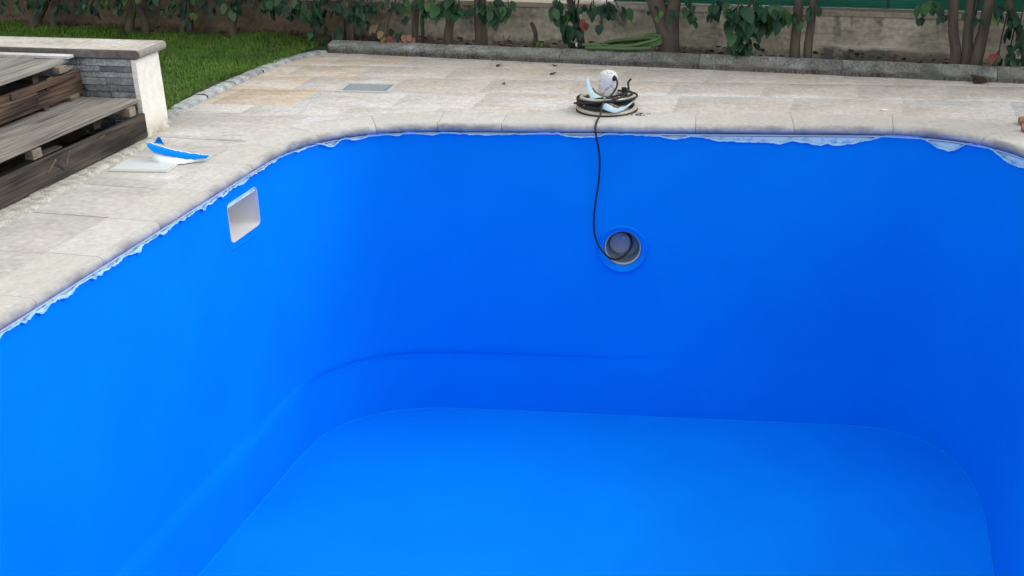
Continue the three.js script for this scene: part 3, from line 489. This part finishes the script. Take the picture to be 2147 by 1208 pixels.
// ------------------------------------------------------------------ skimmer lid, liner scrap, drain cover
{
  const lid = thing('skimmer_lid', 'square pale grey green skimmer lid set in the paving beside the slate wall', 'lid', [-3.515, .003, -5.195], .12);
  part('plate', box(.29, .010, .19, .004), std([.62, .66, .64], .6, { bumpMap: T.concBump, bumpScale: .001 }), lid).position.set(0, .003, 0);
  for (const [w, d, x, z] of [[.32, .012, 0, .103], [.32, .012, 0, -.103], [.012, .194, .154, 0], [.012, .194, -.154, 0]]) part('frame', box(w, .009, d, .002), std([.62, .62, .57], .6), lid).position.set(x, .001, z);

  // torn offcut of membrane, standing curled on the paving
  const sc = thing('liner_scrap', 'torn curled offcut of blue pool liner lying beside the skimmer lid', 'liner scrap', [-3.36, .004, -5.27]);
  const rows = [], rowsB = []; const N = 40; 
  for (let k = 0; k <= N; k++) { const t = k / N, bx = lerp(-.135, .105, t), bz = .035 + .028 * Math.sin(t * 3.1) - .085 * t * t + .004 * n3(t * 9, 1), h = lerp(.098, .024, Math.pow(t, .8)) + .004 * n3(t * 14, 3);
    const tx = lerp(-.205, .135, t), tz = lerp(-.03, -.075, t) + .02 * Math.sin(t * 3.1), a = [], ro = .004 * n3(t * 25, 5);
    const fl = sstep(0, .12, t) * sstep(1, .8, t);
    for (let q = 0; q <= 8; q++) { const v = q / 8, belly = Math.sin(v * Math.PI) * .02 * fl; a.push([lerp(bx, tx, v), .001 + Math.abs(ro) + h * Math.pow(v, 1.15), lerp(bz, tz, v) + belly]); }
    rows.push(a); 
    const top = a[8], w = lerp(.052, .03, t) * (.5 + .5 * fl) + .004 * n3(t * 12, 8), b = []; 
    for (let q = 0; q <= 6; q++) { const v = q / 6; b.push([top[0] + .01 * Math.sin(v * 3) - .01 * v + .035 * v * (1 - t), top[1] + .0045 * Math.sin(v * Math.PI) - v * w * .50, top[2] + .008 + v * w * .62 + .018 * Math.sin(v * 1.6)]); } rowsB.push(b); }
  part('pale_backing', strip(rows, (i, j) => [i * .03, j * .03]), std([.84, .93, .98], .7), sc);
  part('blue_fold', strip(rowsB, (i, j) => [i * .01, j * .01]), M.linerLip, sc);
  { const f = []; for (let i = 0; i <= 8; i++) { const t = i / 8; f.push([[-.155 + .008 * t - .016 * (1 - t), .086 - .015 * t + .045 * t, -.045], [-.125 - .006 * t + .0 * t, .082 + .038 * t - .03 * t * t * 0, -.045 - .008 * Math.sin(t * 3)], [-.105 - .028 * t, .076 + .046 * t, -.04]]); } part('blue_flap', strip(f), M.linerLip, sc); }
  const dc = thing('drain_cover', 'small grey rectangular drain cover set in white mortar on the far paving', 'drain cover', [-3.025, .002, -7.01], .06);
  part('mortar_frame', (() => { const g = [[.36, .03, 0, .105], [.36, .03, 0, -.105], [.03, .18, .165, 0], [.03, .18, -.165, 0]].map(([w, d, x, z]) => { const b = box(w, .010, d, .003); b.translate(x, .0005, z); return b; }); return mergeGeometries(g); })(), std([.74, .75, .76], .9, { map: T.stone }), dc);
  part('plate', box(.298, .008, .176, .002), std([.40, .435, .45], .7, { map: T.concrete }), dc).position.y = -.001;
  for (let i = 0; i < 9; i++) part('grip_rib', box(.26, .003, .006, .001), std([.42, .46, .475], .65), dc).position.set(0, .004, -.07 + i * .0175);
}

// ------------------------------------------------------------------ pool lamp with its coiled cable
{
  const lx = -1.395, lz = -6.70, lamp = thing('pool_lamp', 'dirty white underwater pool lamp on its ring with coiled black cable on the deck edge', 'pool lamp', [lx, 0, lz]);
  const cream = std([.86, .79, .64], .6, { map: T.concrete }), cyan = std([.92, 1.02, .97], .5, { map: T.backing }), brown = std([.33, .24, .14], .7, { map: T.concrete });
  const ring = (r, rt, y, m, name, sx = 1, tx = 0, tz = 0, arc = 6.2832) => { const g = new THREE.TorusGeometry(r, rt, 10, 64, arc); g.rotateX(Math.PI / 2); g.scale(1, sx, 1); const q = part(name, g, m, lamp); q.position.y = y; q.rotation.set(tx, 0, tz); return q; };
  ring(.165, .012, .022, cream, 'face_ring', 1.2, .05, -.03);
  ring(.172, .009, .010, M.rubber, 'gasket', 1, .02, -.02);
  // coiled cable: loops of uneven size stacked on the ring
  { const p = []; for (let k = 0; k <= 130; k++) { const t = k / 130, a = t * Math.PI * 2 * 4.2 + .6, r = .163 + .016 * Math.sin(a * .37 + 1) + .006 * n3(a, 2), y = .048 + .045 * t + .010 * Math.sin(a + 1.2); p.push([r * Math.cos(a), y, r * Math.sin(a) * .93]); }
    p.push([.13, .12, .02], [.125, .165, -.01], [.14, .185, -.02]); part('cable_coil', tube(p, .0062, 420, 7), M.rubber, lamp); }
  ring(.148, .011, .078, cream, 'inner_ring', 1.3, -.05, .02); ring(.135, .010, .060, M.rubber, 'inner_gasket', 1.2);
  // dished reflector body and dome
  const lat = (pts, m, name, seg = 40) => part(name, new THREE.LatheGeometry(pts.map(p => new THREE.Vector2(...p)), seg), m, lamp);
  const dm = tile((u, v) => fbm(u * 9, v * 9, 111, 4)); const td = tex(256, 256, (u, v) => { const q = dm(u, v), k = q > .15 ? .5 : .88 + .6 * q; return [.86 * k, .86 * k, .82 * k]; });
  lat([[.14, .045], [.12, .06], [.075, .075], [.055, .088]], cream, 'dish');
  const dome = lat([[.062, .085], [.064, .095], [.058, .10], [.056, .15], [.057, .185], [.054, .205], [.045, .222], [.028, .232], [0, .235]], std([1, 1, 1], .75, { map: td, bumpMap: T.concBump, bumpScale: .003 }), 'dome'); dome.position.set(.0, 0, 0); dome.rotation.z = -.05;
  // bracket tabs: bent plastic arms
  const arm = (pts, w, m, name) => { const rows = pts.map(([x, y, z], i) => { const t = i / (pts.length - 1); const ww = w * (1 - .55 * t * t); return [[x - ww * .3, y - ww * .5, z + ww * .2], [x, y, z + .006], [x + ww * .3, y + ww * .5, z - ww * .2]]; }); return part(name, strip(rows), m, lamp); };
  arm([[.02, .080, .115], [-.025, .088, .105], [-.065, .105, .085], [-.092, .14, .06], [-.104, .178, .045], [-.107, .196, .042]], .034, cyan, 'bracket');
  arm([[.035, .086, .100], [-.01, .094, .09], [-.05, .112, .075], [-.075, .14, .055]], .030, brown, 'bracket_rib');
  arm([[.01, .072, .165], [.05, .058, .175], [.09, .045, .17], [.13, .05, .14], [.165, .07, .09], [.178, .085, .06]], .030, cyan, 'bracket');
  arm([[.03, .078, .155], [.07, .065, .165], [.10, .056, .160], [.13, .062, .13]], .026, brown, 'bracket_rib');
  arm([[.10, .09, -.03], [.118, .12, -.02], [.122, .14, -.015]], .03, brown, 'bracket');
  const nut = new THREE.CylinderGeometry(.015, .017, .05, 8); part('clamp', nut, M.rubber, lamp).position.set(.105, .115, .01);
  const g2 = new THREE.CylinderGeometry(.014, .016, .03, 12); const gl = part('cable_gland', g2, M.rubber, lamp); gl.position.set(.048, .195, .03); gl.rotation.z = -.9;
  // cable: out of the dome, over the ring and the coping, down the wall, into the niche (lamp-local coordinates)
  const W = (x, y, z) => [x - lx, y, z - lz];
  const P = [[.045, .200, .032], [.066, .195, .045], [.074, .170, .055], [.066, .14, .075], [.045, .112, .105], [.022, .095, .145], [.012, .072, .185], W(-1.385, .030, -6.475), W(-1.390, .013, -6.42), W(-1.388, .008, -6.385), W(-1.383, -.012, -6.333), W(-1.376, -.06, -6.327), W(-1.362, -.162, -6.342), W(-1.366, -.303, -6.350), W(-1.386, -.446, -6.348), W(-1.397, -.548, -6.348), W(-1.391, -.651, -6.346), W(-1.360, -.722, -6.340), W(-1.315, -.776, -6.345), W(-1.283, -.806, -6.38), W(-1.255, -.812, -6.43), W(-1.222, -.790, -6.465), W(-1.203, -.745, -6.485), W(-1.212, -.706, -6.50), W(-1.232, -.692, -6.515)];
  part('cable', tube(P, .0058, 260, 8), M.blackCable, lamp);
  const P2 = [[-.17, .060, .10], [-.08, .075, .150], [0, .088, .165], [.08, .098, .13], [.12, .11, .06]]; part('cable_loop', tube(P2, .0062, 40, 7), M.rubber, lamp);
  const crumbs = thing('rubber_crumbs', 'black crumbs of rubber scattered right of the pool lamp', 'crumbs', [-1.2, .004, -6.62]);
  const cg = []; for (let i = 0; i < 22; i++) { const g = new THREE.DodecahedronGeometry(rr(.002, .006), 0); g.scale(rr(.7, 2), .6, 1); g.translate(rr(-.05, .07), .002, rr(-.025, .035)); cg.push(g); } const cm = part('crumb', mergeGeometries(cg), M.rubber, crumbs, 'stuff');
}

// ------------------------------------------------------------------ garden hose
{
  const h = thing('garden_hose', 'green garden hose coiled in flat loops behind the grey kerb', 'hose', [-1.55, .066, -8.045], -SLP);
  const mh = std([.075, .15, .05], .5), p = []; 
  for (let k = 0; k <= 90; k++) { const t = k / 90, a = t * Math.PI * 2 * 2.6 - 2.6, sx = .235 - .03 * t + .02 * Math.sin(a * .5), tz = .055 + .012 * Math.sin(a * .7); p.push([.02 + sx * Math.cos(a) + .02 * t, .022 + .045 * t + .028 * (Math.cos(a) > 0 ? Math.cos(a) : .3 * Math.cos(a)) + .018 * Math.sin(a + .5), -.02 - tz * Math.sin(a)]); }
  part('hose', tube([[-.29, .040, .04], [-.24, .042, .045], [-.15, .038, .05], ...p], .0125, 320, 9), mh, h);
  const sl = tube([[-.255, .025, .06], [-.12, .03, .065], [.05, .032, .068], [.2, .04, .05]], .0125, 60, 9); part('hose_loop', sl, mh, h);
  const c1 = new THREE.CylinderGeometry(.019, .019, .03, 14); c1.rotateZ(Math.PI / 2); part('connector', c1, M.rubber, h).position.set(-.305, .040, .04);
  const c2 = new THREE.CylinderGeometry(.016, .018, .014, 14); c2.rotateZ(Math.PI / 2); part('connector_tip', c2, std([.55, .55, .53], .5), h).position.set(-.327, .040, .04);
}

// ------------------------------------------------------------------ shrubs of the hedge
const leafGeos = [0, 1, 2, 3].map(k => { const L = 1, W = [.60, .68, .55, .64][k], pos = [], idx = [], uv = [], R = 6; const fold = [.12, .2, .08, .16][k], droop = [.15, .3, .05, .22][k];
  for (let i = 0; i <= R; i++) { const t = i / R, w = W / 2 * Math.pow(Math.sin(Math.PI * Math.pow(t, .85)), .8) + .003, y = -droop * t * t; [[-w, fold * w * 2], [0, 0], [w, fold * w * 2]].forEach(([x, f], j) => { pos.push(x, y + f, t * L); uv.push(j / 2, t); if (i < R && j < 2) { const b = i * 3 + j; idx.push(b, b + 3, b + 1, b + 1, b + 3, b + 4); } }); }
  return meshGeo(pos, idx, uv); });
{
  const hz = d => x => kz(x) + d, tz = hz(-.29);
  const setLeaf = (m, x, y, z, s, yaw, pitch, roll) => { m.position.set(x, y, z); m.rotation.set(pitch, yaw, roll, 'YXZ'); m.scale.setScalar(s); };
  // x, stems [[x bottom, x top, radius bottom, radius top]], label, crown size
  const S = [
    [-7.5, [[0, .1, .04, .035]], 'hedge shrub farthest left with a bare grey trunk in deep shade', .7],
    [-6.45, [[-.15, .08, .05, .04], [.02, .16, .03, .025]], 'dark hedge shrub above the lawn at the far left end', .75],
    [-5.62, [[-.06, .10, .035, .03], [.08, -.04, .03, .02]], 'hedge shrub with slim crossing stems behind the lawn above the low wall', .7],
    [-5.12, [[-.05, .03, .02, .016], [.03, .08, .018, .015]], 'thin leafy hedge shrub with yellow green leaves behind the lawn', .6],
    [-4.66, [[-.04, .06, .03, .026]], 'hedge shrub with one dark stem in the middle of the brown wall', .6],
    [-3.74, [[-.03, -.02, .024, .022], [.035, .06, .026, .022], [-.25, -.4, .006, .005]], 'hedge shrub with paired pale stems above the left end of the kerb', .7],
    [-3.13, [[-.025, .02, .024, .02], [.03, .05, .012, .010]], 'slender hedge shrub with red young leaves at its foot', .55],
    [-2.65, [[0, .01, .046, .042], [-.23, -.20, .034, .02]], 'hedge shrub with a straight thick trunk and big bright leaves', .65],
    [-1.93, [[.03, -.05, .026, .02]], 'hedge shrub wrapped in a drooping leafy twig above the coiled hose', .6],
    [-1.27, [[.0, -.10, .066, .032], [.03, .035, .05, .030]], 'hedge shrub with the thickest trunk forking low beside the green hose', .7],
    [-.36, [[-.05, -.05, .032, .03], [.04, .045, .026, .024]], 'hedge shrub with a double trunk and a hanging bunch of large leaves', .75],
    [.655, [[-.075, -.115, .032, .030], [-.01, -.02, .026, .024], [.05, .09, .034, .034], [.01, .02, .016, .014]], 'hedge shrub of several stems standing in front of the bare stained wall', .7],
    [1.0, [[.0, -.13, .022, .022], [.02, .12, .02, .018]], 'leaning dark hedge shrub at the right end of the bed with low leaves', .65],
    [2.1, [[0, .05, .04, .035], [.07, .0, .03, .026]], 'hedge shrub with two grey stems beyond the right end of the view', .75],
    [3.3, [[0, -.04, .045, .04]], 'last hedge shrub on the right with a single trunk', .75]];
  // visible hanging leaves: x, y, n, spread x, spread y, size, shrub index, tone
  const C = [[-6.54, .26, 5, .12, .05, .07, 1, 1], [-6.35, .27, 4, .1, .04, .07, 1, 1], [-5.88, .27, 5, .12, .05, .07, 2, 1], [-5.66, .27, 5, .1, .05, .07, 2, 0], [-5.3, .26, 5, .1, .06, .07, 3, 1], [-5.1, .27, 6, .06, .05, .07, 3, 0], [-5.02, .20, 5, .05, .05, .065, 3, 3],
    [-4.63, .30, 6, .09, .04, .08, 4, 0], [-4.27, .32, 7, .12, .04, .085, 4, 0], [-4.2, .26, 6, .08, .05, .08, 4, 1], [-3.98, .30, 9, .10, .06, .085, 5, 0], [-3.90, .22, 7, .08, .06, .085, 5, 1], [-3.85, .12, 8, .12, .05, .08, 5, 1], [-3.79, .32, 6, .06, .05, .08, 5, 1], [-3.60, .29, 8, .06, .06, .085, 5, 1], [-3.55, .22, 6, .05, .05, .08, 5, 0], [-3.50, .31, 5, .05, .04, .08, 5, 1],
    [-3.18, .25, 1, .01, .01, .10, 6, 0], [-3.13, .37, 6, .08, .02, .09, 6, 0], [-3.33, .12, 9, .12, .035, .07, 6, 1], [-3.42, .19, 1, .01, .01, .085, 6, 5],
    [-2.95, .33, 8, .07, .05, .11, 7, 2], [-2.86, .36, 8, .07, .04, .115, 7, 2], [-2.76, .34, 6, .05, .04, .10, 7, 0], [-2.55, .35, 8, .06, .05, .09, 7, 1], [-2.47, .30, 6, .05, .05, .10, 7, 0], [-2.42, .36, 5, .06, .03, .09, 7, 2],
    [-2.02, .35, 8, .06, .05, .085, 8, 0], [-1.94, .32, 9, .05, .06, .09, 8, 0], [-1.92, .22, 9, .05, .05, .08, 8, 1], [-1.90, .14, 7, .05, .05, .07, 8, 1], [-1.76, .37, 8, .09, .03, .085, 8, 1], [-1.62, .37, 6, .09, .03, .085, 8, 1], [-1.70, .29, 4, .04, .05, .07, 8, 1], [-1.83, .27, 2, .03, .04, .07, 8, 4],
    [-1.12, .36, 4, .04, .04, .075, 9, 1], [-1.09, .30, 4, .03, .03, .07, 9, 0], [-1.31, .34, 2, .03, .02, .06, 9, 3],
    [-.90, .39, 8, .07, .03, .10, 10, 1], [-.79, .35, 10, .07, .05, .115, 10, 0], [-.68, .37, 10, .08, .05, .12, 10, 0], [-.72, .27, 8, .07, .05, .115, 10, 0], [-.60, .34, 9, .08, .05, .12, 10, 1], [-.53, .38, 6, .06, .03, .11, 10, 2], [-.78, .20, 7, .05, .04, .10, 10, 0], [-.72, .13, 5, .05, .04, .095, 10, 0], [-.83, .14, 2, .02, .02, .08, 10, 1], [-.74, .10, 2, .03, .02, .09, 10, 2],
    [.36, .44, 4, .04, .02, .09, 11, 2], [.42, .43, 3, .03, .02, .08, 11, 2], [.84, .43, 6, .07, .03, .08, 12, 1], [.93, .32, 9, .08, .06, .08, 12, 1], [.95, .20, 9, .08, .05, .075, 12, 1], [.90, .10, 8, .08, .04, .07, 12, 1], [.83, .14, 3, .05, .05, .07, 12, 4]];
  const crownUnit = leafGeos[1];
  const shrubs = S.map(([x, stems, label, cr], i) => {
    const sh = thing('hedge_shrub', label, 'shrub', [x, .0, tz(x)]);
    stems.forEach(([a, b, r0, r1], k) => { const j = .012, mid = lerp(a, b, .4); part('trunk', limb([[a, -.03, 0], [a + rr(-j, j), .10, rr(-j, j)], [mid + rr(-j, j), .25, rr(-.02, .01)], [b, .42, rr(-.03, .02)], [b + (b - a) * .6 + rr(-.04, .04), .75, rr(-.05, .05)], [b + (b - a) + rr(-.08, .08), 1.2, rr(-.08, .08)]], r0 * 1.12, r1 * .7, 22, 9), r0 < .02 ? M.barkDark : M.bark, sh); });
    // crown above the frame: many leaves with gaps
    const N = 480, im = new THREE.InstancedMesh(crownUnit, M.crown, N), m4 = new THREE.Matrix4(), q = new THREE.Quaternion(), c = new THREE.Color();
    im.name = 'foliage'; im.userData.kind = 'stuff'; im.castShadow = im.receiveShadow = true;
    for (let k = 0; k < N; k++) { let a, b, d; do { a = rr(-1, 1); b = rr(-1, 1); d = rr(-1, 1); } while (a * a + b * b + d * d > 1 || (n3(a * 3 + i * 7, b * 4, d * 3) < -.12)); const y = 1.22 + b * .78;
      const s = rr(.07, .11); m4.compose(V(a * cr, Math.max(y, .44 + .1 * rnd()), d * .34 + .03), q.setFromEuler(new THREE.Euler(rr(-.3, 1.3), rr(0, 6.28), rr(-.5, .5))), V(s, s, s)); im.setMatrixAt(k, m4); const t = rr(.55, 1.5); c.setRGB(t, t * rr(.9, 1.15), t); im.setColorAt(k, c); }
    sh.add(im); return sh; });
  for (let x = -7.3; x < 1.15; x += .11) { if ((x > -.25 && x < .40) || (x > -1.22 && x < -.98) || (x > -2.42 && x < -2.08) || (x > -1.58 && x < -1.36)) continue; let si = 0; S.forEach((q, i) => { if (Math.abs(q[0] - x) < Math.abs(S[si][0] - x)) si = i; });
    C.push([x, rr(.30, .36) + .012 * (x + 3), x < -3.3 ? 3 : 2, .07, x < -3.3 ? .06 : .03, .07, si, rnd() < .12 ? 3 : 1]); }
  C.forEach(([x, y, n, sx, sy, size, si, tone]) => { const sh = shrubs[si], bz = tz(x) + .12;
    if (n > 2) part('twig', limb([[x - sh.position.x + rr(-.03, .03), y - .02, bz - sh.position.z - .01], [x - sh.position.x + rr(-.02, .02), y + .06, bz - sh.position.z - .03], [(x - sh.position.x) * .8, y + .25, -.02]], .004, .006, 6, 5), M.barkDark, sh);
    n = Math.round(n * 1.5); for (let k = 0; k < n; k++) { const lx = x + rr(-sx, sx), ly = y + rr(-sy, sy), lz = bz + rr(-.06, .05), s = size * rr(.6, 1.2);
      const mat = tone === 4 ? M.leafRed : tone === 5 ? M.leafTan : rnd() < .62 ? M.leafGreen[tone] : pick(M.leafGreen.slice(0, 3));
      const m = part('leaf', pick(leafGeos), mat, sh); setLeaf(m, lx - sh.position.x, ly - sh.position.y, lz - sh.position.z, s, rr(-1.1, 1.1), rr(.45, 1.35), rr(-.6, .6)); } });
  // red and pink young leaves at the foot of the slender shrub
  for (const [x, y, m, s] of [[-3.30, .115, M.leafRed, .075], [-3.27, .10, M.leafRed, .07], [-3.20, .125, M.leafPink, .085], [-3.16, .13, M.leafPink, .08], [-3.12, .11, M.leafPink, .07], [-3.36, .15, M.leafTan, .08], [-3.34, .11, M.leafTan, .075], [-3.24, .10, M.leafPink, .06]]) { const sh = shrubs[6], l = part('leaf', pick(leafGeos), m, sh); setLeaf(l, x - sh.position.x, y, .15, s, rr(-.8, .8), rr(.3, 1.2), rr(-.5, .5)); }
  // bare stake-like dead stem and dry twig in the bed
  const ds = thing('dead_stem', 'bare dark dead stem standing upright in the bed between two shrubs', 'dead stem', [-2.20, .01, tz(-2.2) + .08]);
  part('stem', limb([[0, 0, 0], [-.004, .08, .004], [-.006, .15, 0], [-.022, .205, .004], [-.034, .222, .004]], .019, .013, 16, 8, .3), M.barkDark, ds);
  for (const [dx, dy, s] of [[.03, .10, .05], [.045, .075, .045], [.02, .07, .05], [.05, .09, .04]]) { const l = part('sprout_leaf', leafGeos[0], M.leafGreen[3], ds); setLeaf(l, dx, dy, .02, s, rr(-1, 1.5), .9, 0); }
  const tw = thing('dry_twig', 'thin forked dry twig lying behind the kerb left of the dead stem', 'twig', [-2.42, .05, tz(-2.42) + .12]);
  part('stick', limb([[-.09, .045, 0], [-.03, .03, .01], [.05, .018, 0], [.15, .008, .01]], .010, .004, 12, 6, .3), M.barkDark, tw); part('fork', limb([[0, .03, 0], [.015, .06, .0], [.04, .09, 0]], .004, .003, 8, 5), M.barkDark, tw); part('fork', limb([[-.005, .03, 0], [-.01, .07, .0], [-.015, .095, 0]], .0035, .002, 8, 5), M.barkDark, tw);
  // leaf litter on the soil
  const lit = new THREE.InstancedMesh(leafGeos[2], std([1, 1, 1], .8), 900), m4 = new THREE.Matrix4(), q = new THREE.Quaternion(), c = new THREE.Color(); lit.name = 'leaf_litter'; lit.userData.kind = 'stuff'; tag(lit, 'brown and reddish dead leaves littering the soil behind the kerb', 'leaf litter'); lit.castShadow = lit.receiveShadow = true;
  for (let k = 0; k < 900; k++) { const x = rr(-8, 3.5), s = rr(.03, .06); m4.compose(V(x, .018 + rr(0, .025), kz(x) - rr(.16, .55)), q.setFromEuler(new THREE.Euler(rr(-.5, .5), rr(0, 6.28), rr(-.6, .6))), V(s, s, s)); lit.setMatrixAt(k, m4); const t = rr(.4, 1.2); const red = x > -3.9 && x < -2.4 && rnd() < .4; c.setRGB((red ? .22 : .10) * t, .055 * t, .035 * t); lit.setColorAt(k, c); }
  scene.add(lit);
  // few fallen leaves on the paving
  const fl = (x, z, s, label, m) => { const o = thing('fallen_leaf', label, 'leaf', [x, .006, z], rr(0, 6)); const l = part('blade', leafGeos[1], m, o); l.scale.setScalar(s); l.rotation.set(-.12, 0, .3); };
  const dk = std([.025, .018, .012], .8);
  fl(-1.98, -7.80, .05, 'small dark leaf on the paving close against the kerb', dk); fl(-1.92, -7.585, .055, 'small black leaf on the paving in front of the kerb, nearest the pool lamp', dk); fl(-2.36, -7.79, .06, 'dark curled leaf on the paving below the thick trunked shrub', dk); fl(-2.19, -7.26, .035, 'tiny grey leaf alone on the paving between drain cover and pool lamp', std([.12, .1, .08], .8));
  const bs = thing('bark_scrap', 'dark brown scrap of bark lying against the kerb at right', 'bark', [.715, 0, kz(.715) + .035], -.1);
  const bg = []; for (let i = 0; i < 5; i++) { const g = boxUV(box(rr(.05, .10), rr(.012, .022), rr(.02, .035), .004), 'x'); g.rotateZ(rr(-.25, .25)); g.rotateY(rr(-.4, .4)); g.translate(rr(-.02, .02), .012 + i * .007, rr(-.01, .012)); bg.push(g); } part('bark_piece', mergeGeometries(bg), std([.05, .03, .022], .9), bs);
  const pb = thing('white_pebble', 'single white pebble chip on the paving right of the pool lamp', 'pebble', [.16, .004, -6.93]); const pg = new THREE.DodecahedronGeometry(.012, 1); pg.scale(1.6, .5, .8); part('chip', pg, std([.85, .85, .83], .8), pb);
}

// ------------------------------------------------------------------ person at the right edge: only a bare toe reaches into the view
function field(bones, min, size, res, k = .02) { // bones: [ax,ay,az, bx,by,bz, ra, rb]
  const mc = new MarchingCubes(res, new THREE.MeshBasicMaterial(), false, false, 200000); mc.isolation = 0; const half = res / 2, f = mc.field;
  for (let z = 0; z < res; z++) for (let y = 0; y < res; y++) for (let x = 0; x < res; x++) {
    const px = min[0] + size * ((x - half) / half * .5 + .5), py = min[1] + size * ((y - half) / half * .5 + .5), pz = min[2] + size * ((z - half) / half * .5 + .5); let d = 1e3;
    for (const b of bones) { const ex = b[3] - b[0], ey = b[4] - b[1], ez = b[5] - b[2], l = ex * ex + ey * ey + ez * ez || 1e-9, t = clamp(((px - b[0]) * ex + (py - b[1]) * ey + (pz - b[2]) * ez) / l);
      const q = Math.hypot(px - b[0] - ex * t, py - b[1] - ey * t, pz - b[2] - ez * t) - lerp(b[6], b[7], t); const kk = b[8] ?? k, h = clamp(.5 + .5 * (d - q) / kk); d = lerp(d, q, h) - kk * h * (1 - h); }
    f[x + y * res + z * res * res] = -d; }
  mc.update(); const n = mc.count, p = new Float32Array(n * 3), nn = new Float32Array(n * 3); for (let i = 0; i < n * 3; i++) { p[i] = min[i % 3] + size * (mc.positionArray[i] * .5 + .5); nn[i] = mc.normalArray[i]; }
  const g = new THREE.BufferGeometry(); g.setAttribute('position', new THREE.BufferAttribute(p, 3)); g.setAttribute('normal', new THREE.BufferAttribute(nn, 3)); return g;
}
{ // local axes: faces -x, feet on y = 0, origin below the pelvis
  const pe = thing('person', 'barefoot person in shorts and t-shirt standing on the deck at the right edge', 'person', [1.084, .005, -6.665]);
  const skin = std([.40, .20, .15], .6), fz = .10;
  const foot = s => [[.03, .055, s * fz, -.06, .05, s * fz, .040, .036], [.045, .032, s * fz, -.02, .03, s * fz, .033, .03], [-.06, .045, s * fz, -.165, .028, s * (fz + .012), .034, .024], [-.06, .04, s * fz, -.155, .026, s * (fz - .022), .030, .024], ...[0, 1, 2, 3, 4].map(i => { const zz = fz - .032 + i * .0175, x = -.215 - [.066, .048, .038, .028, .016][i] + .03; return [-.165 + i * .006, .024, s * zz, x, i ? .017 : .020, s * zz, .0135, i ? .0105 : .020, .006]; })];
  const leg = s => [[0, .075, s * fz, -.005, .46, s * .095, .038, .055], [-.005, .46, s * .095, 0, .88, s * .085, .06, .082], [.02, .33, s * .1, .015, .36, s * .1, .058, .05]];
  const body = [...leg(1), ...leg(-1), [0, .90, -.05, 0, .90, .05, .11, .11], [0, .95, 0, .01, 1.15, 0, .115, .12], [.01, 1.15, -.05, .01, 1.15, .05, .11, .11], [.015, 1.33, -.09, .015, 1.33, .09, .095, .095], [.01, 1.42, -.15, .01, 1.42, .15, .055, .055], [.01, 1.42, 0, -.005, 1.54, 0, .058, .052]];
  for (const s of [1, -1]) body.push([.01, 1.41, s * .19, .02, 1.13, s * .225, .05, .042], [.02, 1.13, s * .225, -.03, .90, s * .235, .038, .028]);
  const head = [[-.01, 1.66, 0, -.02, 1.63, 0, .095, .085], [-.03, 1.60, 0, -.055, 1.545, 0, .07, .045], [-.105, 1.62, 0, -.118, 1.595, 0, .012, .016, .012], [0, 1.63, .085, .005, 1.60, .088, .018, .014, .01], [0, 1.63, -.085, .005, 1.60, -.088, .018, .014, .01], [-.09, 1.552, -.02, -.09, 1.552, .02, .010, .010, .012], [-.095, 1.665, -.04, -.095, 1.665, .04, .012, .012, .014], [.0, 1.50, 0, -.005, 1.55, 0, .055, .052]];
  const hand = s => [[-.03, .90, s * .235, -.045, .825, s * .235, .028, .032], ...[0, 1, 2, 3].map(i => [-.068 + i * .016, .815, s * .235, -.085 + i * .017, [.755, .745, .75, .765][i], s * .228, .0095, .0085, .004]), ...[0, 1, 2, 3].map(i => [-.085 + i * .017, [.755, .745, .75, .765][i], s * .228, -.083 + i * .015, [.725, .71, .716, .738][i], s * .212, .0085, .0075, .004]), [-.05, .86, s * .225, -.092, .81, s * .205, .012, .009, .008]];
  const gs = [field(body, [-.95, -.12, -.95], 1.9, 120, .03), field(head, [-.18, 1.46, -.16], .34, 72, .03)];
  for (const s of [1, -1]) { gs.push(field([[0, .075, s * fz, 0, .16, s * fz, .038, .042], ...foot(s)], [-.24, -.01, s * fz - .16], .32, 96, .018)); gs.push(field(hand(s), [-.17, .69, s * .235 - .12], .24, 72, .012)); }
  const sk = part('body', mergeGeometries(gs), skin, pe); 
  const tee = [[.0, .93, -.05, 0, .93, .05, .125, .125], [0, .95, 0, .01, 1.15, 0, .132, .135], [.01, 1.15, -.05, .01, 1.15, .05, .125, .125], [.015, 1.33, -.09, .015, 1.33, .09, .11, .11], [.01, 1.42, -.15, .01, 1.42, .15, .068, .068]]; for (const s of [1, -1]) tee.push([.01, 1.41, s * .19, .015, 1.22, s * .215, .064, .062]);
  part('t_shirt', field(tee, [-.45, .75, -.45], .9, 80, .03), std([.35, .37, .40], .9), pe);
  const sh = [[0, .88, -.05, 0, .88, .05, .135, .135]]; for (const s of [1, -1]) sh.push([0, .86, s * .085, -.005, .52, s * .098, .108, .092]); part('shorts', field(sh, [-.35, .38, -.35], .7, 70, .02), std([.05, .06, .09], .9), pe);
  part('hair', field([[.015, 1.69, 0, .02, 1.66, 0, .097, .097], [.05, 1.62, 0, .05, 1.59, 0, .07, .06]], [-.15, 1.5, -.15], .32, 48, .02), std([.03, .02, .015], .7), pe);
  for (const s of [1, -1]) { const e = part('eye', new THREE.SphereGeometry(.011, 12, 8), std([.75, .72, .7], .3), pe); e.position.set(-.093, 1.635, s * .033); const u = part('pupil', new THREE.SphereGeometry(.0055, 10, 6), std([.03, .02, .015], .3), e); u.position.set(-.007, 0, 0); }
}

renderer.render(scene, camera);
